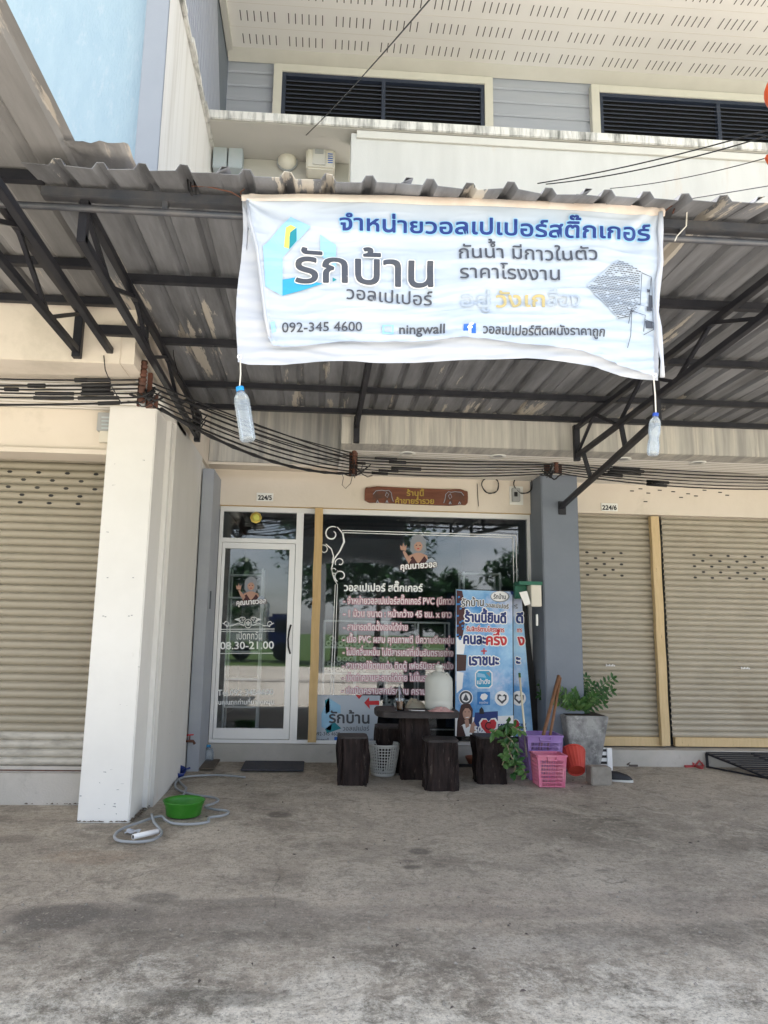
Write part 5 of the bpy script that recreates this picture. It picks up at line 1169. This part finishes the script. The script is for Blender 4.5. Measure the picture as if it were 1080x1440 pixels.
def poster_art(t, fn, dx, full):
    X = lambda x: x+dx
    Wt = lambda s, x0, y0, x1, y1, h, m, **k: write(s, X(x0), y0, X(x1), y1, h, fn, m, t, **k)
    sh = lambda pts, m, nm, off=.002: shape([(X(x), y) for x, y in pts], fn, m, t, nm, off)
    if full:
        sh([(642,830),(650,831),(656,862),(650,898),(642,902)], K['dkred'], 'dusk_photo', .0012); sh([(642,896),(655,899),(652,920),(642,920)], K['wink'], 'cloud_photo', .0013)
        sh([(642,920),(656,921),(655,943),(642,944)], K['hairink'], 'wood_photo', .0014); sh([(642,944),(652,946),(650,968),(642,975)], K['wink'], 'leaf_photo', .0012)
        g = MB(); rq = random.Random(5)
        for _ in range(26): 
            x, y = X(rq.uniform(642, 655)), rq.uniform(834, 900); g.add([fn(x, y, .0016), fn(x+3, y, .0016), fn(x+3, y+2, .0016), fn(x, y+3, .0016)], [(0,1,2,3)])
        g.build('photo_speckle', K['royal'], t, fix=False)
        sh([(640,1010),(722,1006),(722,1036),(640,1035)], K['wink'], 'pale_band', .0011)
        sh([(668,1002),(700,1000),(700,1014),(676,1030),(664,1030)], K['navy'], 'pavilion_drawing', .0018); sh([(674,1004),(674,998),(677,994),(680,998),(681,1004)], K['blackink'], 'silhouette', .0021)
        # smiling woman with long dark hair
        sh([(648,992),(654,988),(661,990),(665,998),(664,1014),(660,1034),(642,1034),(643,1014)], K['hairink'], 'hair_print', .0024)
        sh([(643,1035),(644,1024),(652,1018),(661,1018),(670,1026),(672,1035)], K['wink'], 'blouse_print', .0027)
        sh([(642,1036),(643,1024),(650,1020),(655,1035)], K['hairink'], 'hair_print', .0029)
        sh([(653,1012),(659,1012),(660,1021),(655,1024)], K['skin'], 'neck_print', .0030); sh(ell(656.5, 1003, 6, 9), K['skin'], 'face_print', .0033)
        sh([(650,1002),(650,992),(657,989),(663,994),(663,1001),(659,996),(654,996)], K['hairink'], 'hair_print', .0036)
        sh(ell(656.8, 1008, 2.9, 1.4, 10, 0, PI), K['wink'], 'smile_print', .0039); sh(ell(654.2, 1001, 1, .6, 8), K['blackink'], 'eye_print', .0039); sh(ell(659.4, 1001, 1, .6, 8), K['blackink'], 'eye_print', .0039)
        sh([(660,1030),(662,1019),(666,1014),(668,1018),(671,1022),(667,1031)], K['skin'], 'hand_print', .0036)
        Wt('50', 667, 1030, 677, 1030, 7, K['wink'], bold=.4, off=.004); Wt('50%', 700, 1027, 712, 1026, 7, K['navy'], bold=.3, off=.004)
        ht = [(686.5,1034),(677,1023),(675.5,1017),(679,1012),(684,1012),(687,1016),(690,1012),(695,1011.5),(698,1016),(697,1023)]
        sh([(686.8+(x-686.8)*1.2, 1022+(y-1022)*1.2) for x, y in ht], K['wink'], 'heart_outline', .0042); sh(ht, K['redink'], 'heart', .0048); Wt('C', 682, 1026, 690, 1026, 9, K['dkred'], bold=.2, off=.0054)
        Wt('รักบ้าน', 649, 853, 680, 852, 8.5, K['ink'], bold=.3, halo=K['wink'], halo_w=.8)
        Wt('เราชนะ', 660, 935, 701, 935, 11.5, K['navy'], bold=.8, halo=K['wink'], halo_w=1.5); Wt('ร้านนี้ยินดี', 654, 874, 711, 876, 10.5, K['navy'], bold=.8, halo=K['wink'], halo_w=1.5)
        Wt('คนละ', 652, 905, 683, 906, 11.5, K['navy'], bold=.8, halo=K['wink'], halo_w=1.5); Wt('รับสิทธิ์ตามโครงการ', 656, 887.5, 709, 889, 5.2, K['redink'], bold=.25, halo=K['wink'], halo_w=.6)
        Wt('วอลเปเปอร์', 683, 853.5, 715, 856, 4.6, K['ink'], bold=.2, halo=K['wink'], halo_w=.5)
    else:
        Wt('ร์', 722-dx*0-dx+1, 855, 727-dx+1, 856, 4.6, K['ink']); Wt('ดี', 702, 875.5, 711, 876, 10.5, K['navy'], bold=.8, halo=K['wink'], halo_w=1.2)
        Wt('การ', 703, 889, 710, 889, 5, K['redink'], bold=.2, halo=K['wink'], halo_w=.5); Wt('ะ', 702, 934, 707, 934, 11, K['navy'], bold=.8, halo=K['wink'], halo_w=1.2)
        sh(ell(701, 1019, 5, 7), K['redink'], 'heart', .0048); sh(ell(701, 1019, 6.2, 8.2), K['wink'], 'heart_outline', .0042); Wt('50%', 700+5, 1026, 716, 1026, 7, K['navy'], bold=.3, off=.004)
    if full: Wt('ครึ่ง', 684, 906.5, 712, 907, 11.5, K['redink'], bold=.8, halo=K['wink'], halo_w=1.5)
    else: Wt('ง', 704, 907, 713, 907, 11, K['redink'], bold=.8, halo=K['wink'], halo_w=1.2)
    if full:
        sh([(679.5,911.5),(681.5,911.5),(681.5,914.5),(684.5,914.5),(684.5,916.5),(681.5,916.5),(681.5,920),(679.5,920),(679.5,916.5),(676.5,916.5),(676.5,914.5),(679.5,914.5)], K['redink'], 'plus_sign', .003)
        rr_ = lambda x0, y0, x1, y1, r: [(x0+r,y0),(x1-r,y0),(x1,y0+r),(x1,y1-r),(x1-r,y1),(x0+r,y1),(x0,y1-r),(x0,y0+r)]
        sh(rr_(668, 942, 692.5, 968, 4), K['wink'], 'app_icon', .002); sh(rr_(669.5, 943.5, 691, 966.5, 3.5), K['cyan'], 'app_icon', .0026); sh([(671,946),(681,948),(684,953),(671,952)], K['skyblue'], 'app_icon', .0032); sh([(683,946),(689,945),(689,952)], K['silver'], 'app_icon', .0032)
        Wt('เป๋าตัง', 671, 962, 689, 961.5, 5, K['wink'], bold=.2, off=.004)
        sh(ell(655, 981, 10, 10.5), K['wink'], 'seal', .002); sh(ell(655, 981, 9, 9.4), K['ink'], 'seal', .0026); sh(ell(655, 981, 6.2, 6.6), K['wink'], 'seal', .0032); sh([(651,984),(655,975),(659,984),(656,986)], K['ink'], 'seal', .0038)
        sh([(671,973),(689,973),(689,991.5),(671,991)], K['royal'], 'bank_badge', .002); sh([(675,981),(677,976),(682,975),(686,978),(684,983),(679,985)], K['wink'], 'bank_badge', .0026); Wt('กรุงไทย', 674, 989.5, 686, 989.5, 2.6, K['wink'], off=.003)
        sh(ell(703, 855-16, 13.5, 8), K['silver'], 'oval_badge', .002); sh(ell(702.5, 838.5, 12, 7), K['wink'], 'oval_badge', .0026); Wt('รักบ้าน', 694, 842, 711, 842.5, 5, K['ink'], bold=.2, off=.0035)
    sh(ell(705.5, 982, 10, 10.5), K['wink'], 'hands_badge', .002); sh([(706,990),(699,983),(699.5,977),(703,976),(706,979),(709,976),(712.5,978),(712,984)], K['ink'], 'hands_badge', .0026); sh([(705.5,986),(701,982),(702,979),(709.5,979),(710,983)], K['wink'], 'hands_badge', .0032)
    if full: sh([(717,831),(722,832),(722,837),(719,836)], K['navy'], 'corner_print', .002)
tp3 = thing('poster_stand', 'plain black board leaning behind the two blue posters', 'board', PY(750, 1038, 8.52))
P = [PY(*q, 8.53) for q in ((728,836),(738,838),(763,1040),(744,1040))]; d = Vector((0, .02, 0))
MB().add(P+[p+d for p in P], [(0,1,2,3),(7,6,5,4),(0,4,5,1),(1,5,6,2),(2,6,7,3),(3,7,4,0)]).build('board', K['black'], tp3)
MB().bar(P[2]+d, Vector((P[2].x, 8.55, 0)), .025, .025).build('leg', K['black'], tp3)
t2, f2 = poster([(719,832),(733,835),(750,1035),(719,1036)], 8.44, 'blue poster mostly hidden behind the front poster'); poster_art(t2, f2, 24, False)
t1, f1 = poster([(641.5,829),(720.5,832),(721.5,1036),(640,1035)], 8.36, 'front blue poster with Thai lettering, woman portrait and red heart'); poster_art(t1, f1, 0, True)
# green and cream box on the column flank
t = thing('letter_box', 'cream and dark green box fixed to the flank of the grey column', 'box', PY(745, 838, 8.25))
rbox('body', PY(741, 822, 8.28), PY(762, 853, 8.12), K['ivory'], t, .006); rbox('side', PY(722, 824, 8.34), PY(741, 842, 8.26), K['dgreen'], t, .005); rbox('lid', PY(722, 819, 8.35), PY(763, 823, 8.11), K['dgreen'], t, .004)
p = PY(738, 841, 8.10); q = MB().add([PY(730, 833, 8.10), PY(741, 831, 8.10), PY(746, 849, 8.10), PY(738, 852, 8.10)], [(0,1,2,3)]).build('price_tag', K['plate'], t, fix=False); md = q.modifiers.new('s', 'SOLIDIFY'); md.thickness = .003
write('TOKEN', 733, 840, 743, 838, 3, plane_y(8.10), K['ink'], t, off=.004) if False else None
shape([(733,837),(741,835.5),(742,838),(734,839.5)], plane_y(8.10), K['ink'], t, 'tag_lines', .002)
rbox('outlet', PY(753, 864, 8.2), PY(757, 880, 8.17), K['plate'], t, .003)
# striped socks of shoes
def sandal(px, py, ang, m, lab, closed=False, L_=.25, cat='sandal'):
    c = PZ(px, py); t = thing('shoe', lab, cat, c); Rz = Matrix.Rotation(ang, 3, 'Z'); n = 18; ring = []
    for k in range(n):
        u = 2*PI*k/n; x = L_/2*math.cos(u); w_ = .045*(1+.18*math.cos(u)) * math.sin(u) - .006*math.cos(2*u); ring.append(c+Rz @ Vector((x, w_, 0)))
    MB().add(ring+[r+Vector((0, 0, .022)) for r in ring], [tuple(range(n))[::-1], tuple(range(n, 2*n))]+[(k, (k+1) % n, n+(k+1) % n, n+k) for k in range(n)]).build('sole', K['sole'] if closed else m, t)
    if closed:
        mb = MB(); R_ = 9
        for j in range(R_+1):
            f = j/R_; x = L_*(.47-.94*f); hgt = (.035+.045*min(1, f*1.6))*math.sin(min(1, f*4+.15)*PI/2)
            for k in range(9): a_ = PI*k/8; mb.v.append(tuple(c+Rz @ Vector((x, .04*math.cos(a_)*math.sin(min(1,(f+.06)*3)*PI/2)*(1 if f < .93 else .7), .022+hgt*math.sin(a_)))))
        mb.f += [(j*9+k, j*9+k+1, j*9+10+k, j*9+9+k) for j in range(R_) for k in range(8)]; mb.build('upper', m, t, smooth=True)
    else:
        for s_ in (-1, 1): MB().tube([c+Rz @ Vector((L_*.22, 0, .022)), c+Rz @ Vector((L_*.08, s_*.028, .05)), c+Rz @ Vector((-L_*.1, s_*.042, .02))], .009, 6).build('strap', m, t, smooth=True)
        MB().tube([c+Rz @ Vector((-L_*.02, -.043, .02)), c+Rz @ Vector((-.0, 0, .075)), c+Rz @ Vector((-L_*.02, .043, .02))], .011, 6).build('strap', m, t, smooth=True)
sandal(872, 1074, .3, K['shoe_b'], 'black shoe nearest the striped rack against the right sill', True)
sandal(883, 1077, -.1, K['shoe'], 'brown strap sandal in front of the right shutter sill'); sandal(893, 1071, -.4, K['shoe'], 'brown looped sandal behind the other sandal at the sill')
sandal(873, 1099, -.25, K['shoe_b'], 'black canvas shoe with white sole right of the concrete block', True)
sandal(972, 1078, .5, K['shoe_r'], 'left red sandal of the pair by the black ramp'); sandal(984, 1079, 1.2, K['shoe_r'], 'right red sandal of the pair by the black ramp')
# slatted ramp
rp = thing('ramp', 'black slatted metal ramp lying against the right sill', 'ramp', PZ(1045, 1085))
A = Vector((PY(993, 1052, 8.47).x, 8.47, .17)); B = Vector((A.x+1.1, 8.47, .17)); y2 = PZ(1044, 1096).y; Cc = Vector((A.x+.32, y2, .01)); D = Vector((A.x+1.42, y2, .01))
for i in range(13):
    f = i/12; a = A.lerp(Cc, f); b = B.lerp(D, f); MB().bar(a, b, .03, .012).build('slat', K['steel'], rp)
for f in (0, .5, 1): a = A.lerp(B, f); b = Cc.lerp(D, f); MB().bar(a-Vector((0, 0, .012)), b-Vector((0, 0, .0)), .025, .02).build('rail', K['steel'], rp)
MB().bar(A-Vector((0, 0, .01)), Vector((A.x, 8.46, 0)), .022, .022).build('leg', K['steel'], rp); MB().bar(Vector((A.x, 8.46, .01)), Cc, .018, .018).build('leg', K['steel'], rp)
# doormat and drain cover
a, b = PZ(338, 1086), PZ(428, 1074); t = thing('doormat', 'flat grey doormat on the concrete before the glass door', 'mat', (a.x, a.y, 0)); rbox('mat', (a.x, a.y, .014), (b.x, b.y, .03), K['mat'], t, .004)
a, b = PZ(276, 1084), PZ(316, 1071); t = thing('drain_cover', 'brown square board covering the drain beside the grey pilaster', 'cover', (a.x, a.y, 0)); rbox('board', (a.x, a.y, .014), (b.x-.05, b.y, .028), K['cover'], t, .004)
# green basin
c = PZ(258, 1154); c.y += .13; c.x = PY(258, 1145, c.y).x; wr = PY(288, 1132, c.y).x-c.x; bz = PY(258, 1131, c.y-.15).z
t = thing('basin', 'round bright green plastic basin on the concrete beside the pillar', 'basin', c)
MB().lathe([(wr*.78, .012), (wr*.82, .018), (wr*.9, bz*.75), (wr*.95, bz*.8), (wr*.97, bz*.95), (wr*1.02, bz), (wr*.98, bz+.003), (wr*.92, bz*.85), (wr*.80, .026), (.01, .026)], c, 48).build('bowl', K['green'], t, smooth=True)
# hose
HP = [(345,1093),(325,1091),(300,1090),(275,1091),(258,1093),(248,1099),(247,1107),(256,1113),(275,1118),(298,1121),(307,1125),(300,1130),(288,1134),(300,1138),(318,1140),(321,1143),(313,1147),(298,1149),(293,1151),(292,1156),(270,1159),(245,1158),(233,1153),(228,1148),(215,1150),(195,1157),(175,1164),(163,1172),(162,1179),(172,1183),(195,1184),(215,1181),(226,1174),(226,1167),(218,1158),(212,1149)]
hp = []
for i in range(len(HP)-1):
    for k in range(4):
        t_ = k/4; p0_, p1_, p2_, p3_ = HP[max(i-1, 0)], HP[i], HP[i+1], HP[min(i+2, len(HP)-1)]
        q = [.5*((2*p1_[j])+(-p0_[j]+p2_[j])*t_+(2*p0_[j]-5*p1_[j]+4*p2_[j]-p3_[j])*t_**2+(-p0_[j]+3*p1_[j]-3*p2_[j]+p3_[j])*t_**3) for j in (0, 1)]
        hp.append(PZ(q[0], q[1], .024))
hp[-1].z += .03; hp[-2].z += .015
t = thing('garden_hose', 'long grey hose coiled loosely around the green basin', 'hose', hp[0]); MB().tube(hp, .0105, 8).build('tube', K['hose'], t, smooth=True)
HP2 = [(247,1093),(255,1102),(262,1108),(258,1118),(250,1124)]
t = thing('garden_hose', 'short grey hose length between the blue scoop and the basin', 'hose', PZ(250, 1110)); MB().tube([PZ(x, y, .02) for x, y in HP2], .011, 8).build('tube', K['hose'], t, smooth=True)
a, b = PZ(187, 1177, .03), PZ(222, 1169, .03); t = thing('pvc_pipe', 'short white plastic pipe lying inside the hose loop', 'pipe', a); MB().lathe([(.014, 0), (.019, 0), (.019, (b-a).length), (.014, (b-a).length)], a, 16, b-a, False).build('pipe', K['wink'], t, smooth=True)
c = PZ(187, 1170, .014); t = thing('plastic_scrap', 'crumpled scrap of pale plastic beside the white pipe', 'litter', c); MB().grid(lambda u, v: (c.x-.05+.1*u, c.y-.05+.1*v, .016+.03*abs(noise.noise(Vector((u*5, v*5, 3))))), 7, 7).build('scrap', K['vinyl'], t, fix=False)
# blue scoop, tap
c = PZ(248, 1096); t = thing('scoop', 'dark blue plastic scoop lying at the foot of the partition wall', 'scoop', c)
MB().lathe([(.03, 0), (.06, .03), (.075, .09), (.07, .09), (.05, .03)], c+Vector((0, .05, .012)), 24, (.2, -.35, .9)).build('bowl', K['navyp'], t, smooth=True); MB().tube([c+Vector((.05, .05, .08)), c+Vector((.12, .07, .10))], .01, 8).build('handle', K['navyp'], t, smooth=True)
tx = -1.315; p = PX(252, 1088, tx); t = thing('water_tap', 'outdoor tap on a blue pipe beside the grey pilaster', 'tap', p)
a = PY(252, 1092, 7.93); b = PY(253, 1043, 7.93); 
MB().tube([a, b, b+Vector((.05, 0, .008))], .014, 8).build('pipe', K['bluep'], t, smooth=True); e_ = b+Vector((.05, 0, .008))
MB().tube([e_, e_+Vector((.09, -.01, 0)), e_+Vector((.11, -.01, -.03))], .015, 8).build('spout', K['rust'], t, smooth=True); MB().tube([e_+Vector((.05, 0, .01)), e_+Vector((.05, 0, .06))], .007, 6).build('spindle', K['rust'], t); MB().bar(e_+Vector((.02, 0, .06)), e_+Vector((.09, 0, .065)), .012, .012).build('lever', K['redink'], t)
a = PY(285, 1078, 8.55); t = thing('drain_pipe', 'blue pipe elbow with a clear plastic cover beside the shop step', 'pipe', a)
MB().tube([Vector((a.x, 8.55, 0)), PY(286, 1053, 8.55), PY(290, 1049, 8.55), PY(296, 1050, 8.55)], .02, 10).build('elbow', K['bluep'], t, smooth=True)
cc_ = Vector((PY(293, 1065, 8.5).x, 8.5, .012)); MB().lathe([(.06, 0), (.06, .10), (.04, .15), (.01, .16)], cc_, 18).build('cover', K['bottle'], t, smooth=True)
# stain patches are in the ground; small litter and grit
g = MB(); rg = random.Random(9)
for _ in range(420):
    x = rg.uniform(-3.2, 4.2); y = rg.choice([rg.uniform(2.4, 8.2), rg.uniform(2.3, 4.5)]); s_ = rg.uniform(.003, .009)
    if x < -1.35 and 5.9 < y: continue
    g.add([(x-s_, y-s_*.7, .004), (x+s_, y-s_, .004), (x+s_*.8, y+s_, .004), (x-s_, y+s_*.8, .004), (x, y, .004+s_*1.2)], [(0,1,4),(1,2,4),(2,3,4),(3,0,4)])
tag(g.build('grit', K['block'], None, fix=False), 'scattered grit and pebbles on the concrete apron', 'grit', kind='stuff')
g = MB()
for _ in range(70):
    x = rg.uniform(-2.8, 3.8); y = rg.uniform(2.4, 7.8); a_ = rg.uniform(0, 6.28); s_ = rg.uniform(.01, .025); d = Vector((math.cos(a_), math.sin(a_), .15)); 
    if x < -1.35 and y > 5.8: continue
    leaf(g, Vector((x, y, .014)), d, Vector((0, 0, 1)), s_*1.6, s_*.8)
tag(g.build('dry_leaves', K['shoe'], None, fix=False), 'tiny dry leaves strewn over the concrete', 'leaves', kind='stuff')

# ================================================================== ACROSS THE ROAD (seen in the glass)
def tree(x, y, h, lab):
    t = thing('roadside_tree', lab, 'tree', (x, y, 0), 'trees across the road'); MB().tube([(x, y, 0), (x+.1, y, h*.3), (x, y+.1, h*.6)], [.18, .13, .06], 8).build('trunk', K['bark'], t)
    g = MB(); r2 = random.Random(int(x*10)); cl = [(Vector((x+r2.uniform(-1, 1)*h*.25, y+r2.uniform(-1, 1)*h*.22, h*r2.uniform(.4, .95))), h*r2.uniform(.09, .17)) for _ in range(16)]
    for _ in range(2600):
        c, r = r2.choice(cl); d = Vector((r2.gauss(0, 1), r2.gauss(0, 1), r2.gauss(0, 1))).normalized()*r*r2.random()**.4; p = c+d; e = Vector((r2.uniform(-1, 1), r2.uniform(-1, 1), r2.uniform(-.6, .6)))
        leaf(g, p, e, Vector((0, 0, 1)), .42, .24)
    g.build('crown', K['leaf'], t, fix=False)
TL = [(-12,-24,6,'broad leafy tree far left across the road'),(-4.6,-19,5,'leafy tree left of the truck across the road'),(.9,-17,8.2,'tall dense dark tree nearest the utility pole'),(3.0,-18,9.0,'tallest dense dark tree across the road'),(5.4,-20,5.2,'middle-height tree right of the tallest tree'),(7.9,-23,4.6,'low rounded tree further right on the verge'),(11,-21,5.6,'leafy tree at the right of the verge'),(-18,-27,7,'tall tree at the far left of the verge')]
for (x, y, h, lab) in TL: tree(x, y, h, lab)
pt = thing('utility_pole', 'grey concrete utility pole with crossarm and wires across the road', 'pole', (.2, -9, 0))
MB().tube([(.2, -9, 0), (.2, -9, 7.5)], [.16, .11], 8).build('shaft', K['grey_plastic'], pt); MB().bar((-.8, -9, 6.9), (1.2, -9, 6.9), .1, .1).build('crossarm', K['grey_plastic'], pt)
for i in range(4): t = thing('street_wire', ['highest', 'second', 'third', 'lowest'][i]+' street wire strung from the utility pole', 'wire', (0, -9, 6)); MB().tube(sag((-30, -9, 6.9-i*.35), (.2, -9, 6.9-i*.35), .8, 10)[:-1]+sag((.2, -9, 6.9-i*.35), (30, -9, 6.9-i*.35), .8, 10), .02, 4).build('wire', K['cable'], t)
tk = thing('truck', 'white box truck with blue cab parked across the road', 'truck', (-2.6, -19, 0))
rbox('cargo_box', (-4.2, -20.2, .9), (-2.4, -18.2, 2.9), K['wink'], tk, .05); rbox('cab', (-2.3, -20.0, .5), (-1.1, -18.3, 2.3), K['navyp'], tk, .15); rbox('window', (-2.0, -18.29, 1.4), (-1.3, -18.26, 2.0), K['black'], tk, 0)
for x in (-3.6, -1.6):
    MB().lathe([(.2, 0), (.45, .02), (.45, .25), (.2, .27)], (x, -18.5, .45), 20, (0, 1, 0), True, True).build('wheel', K['black'], tk)
# ------------------------------------------------------------------ put children on their roots (meshes are already relative)
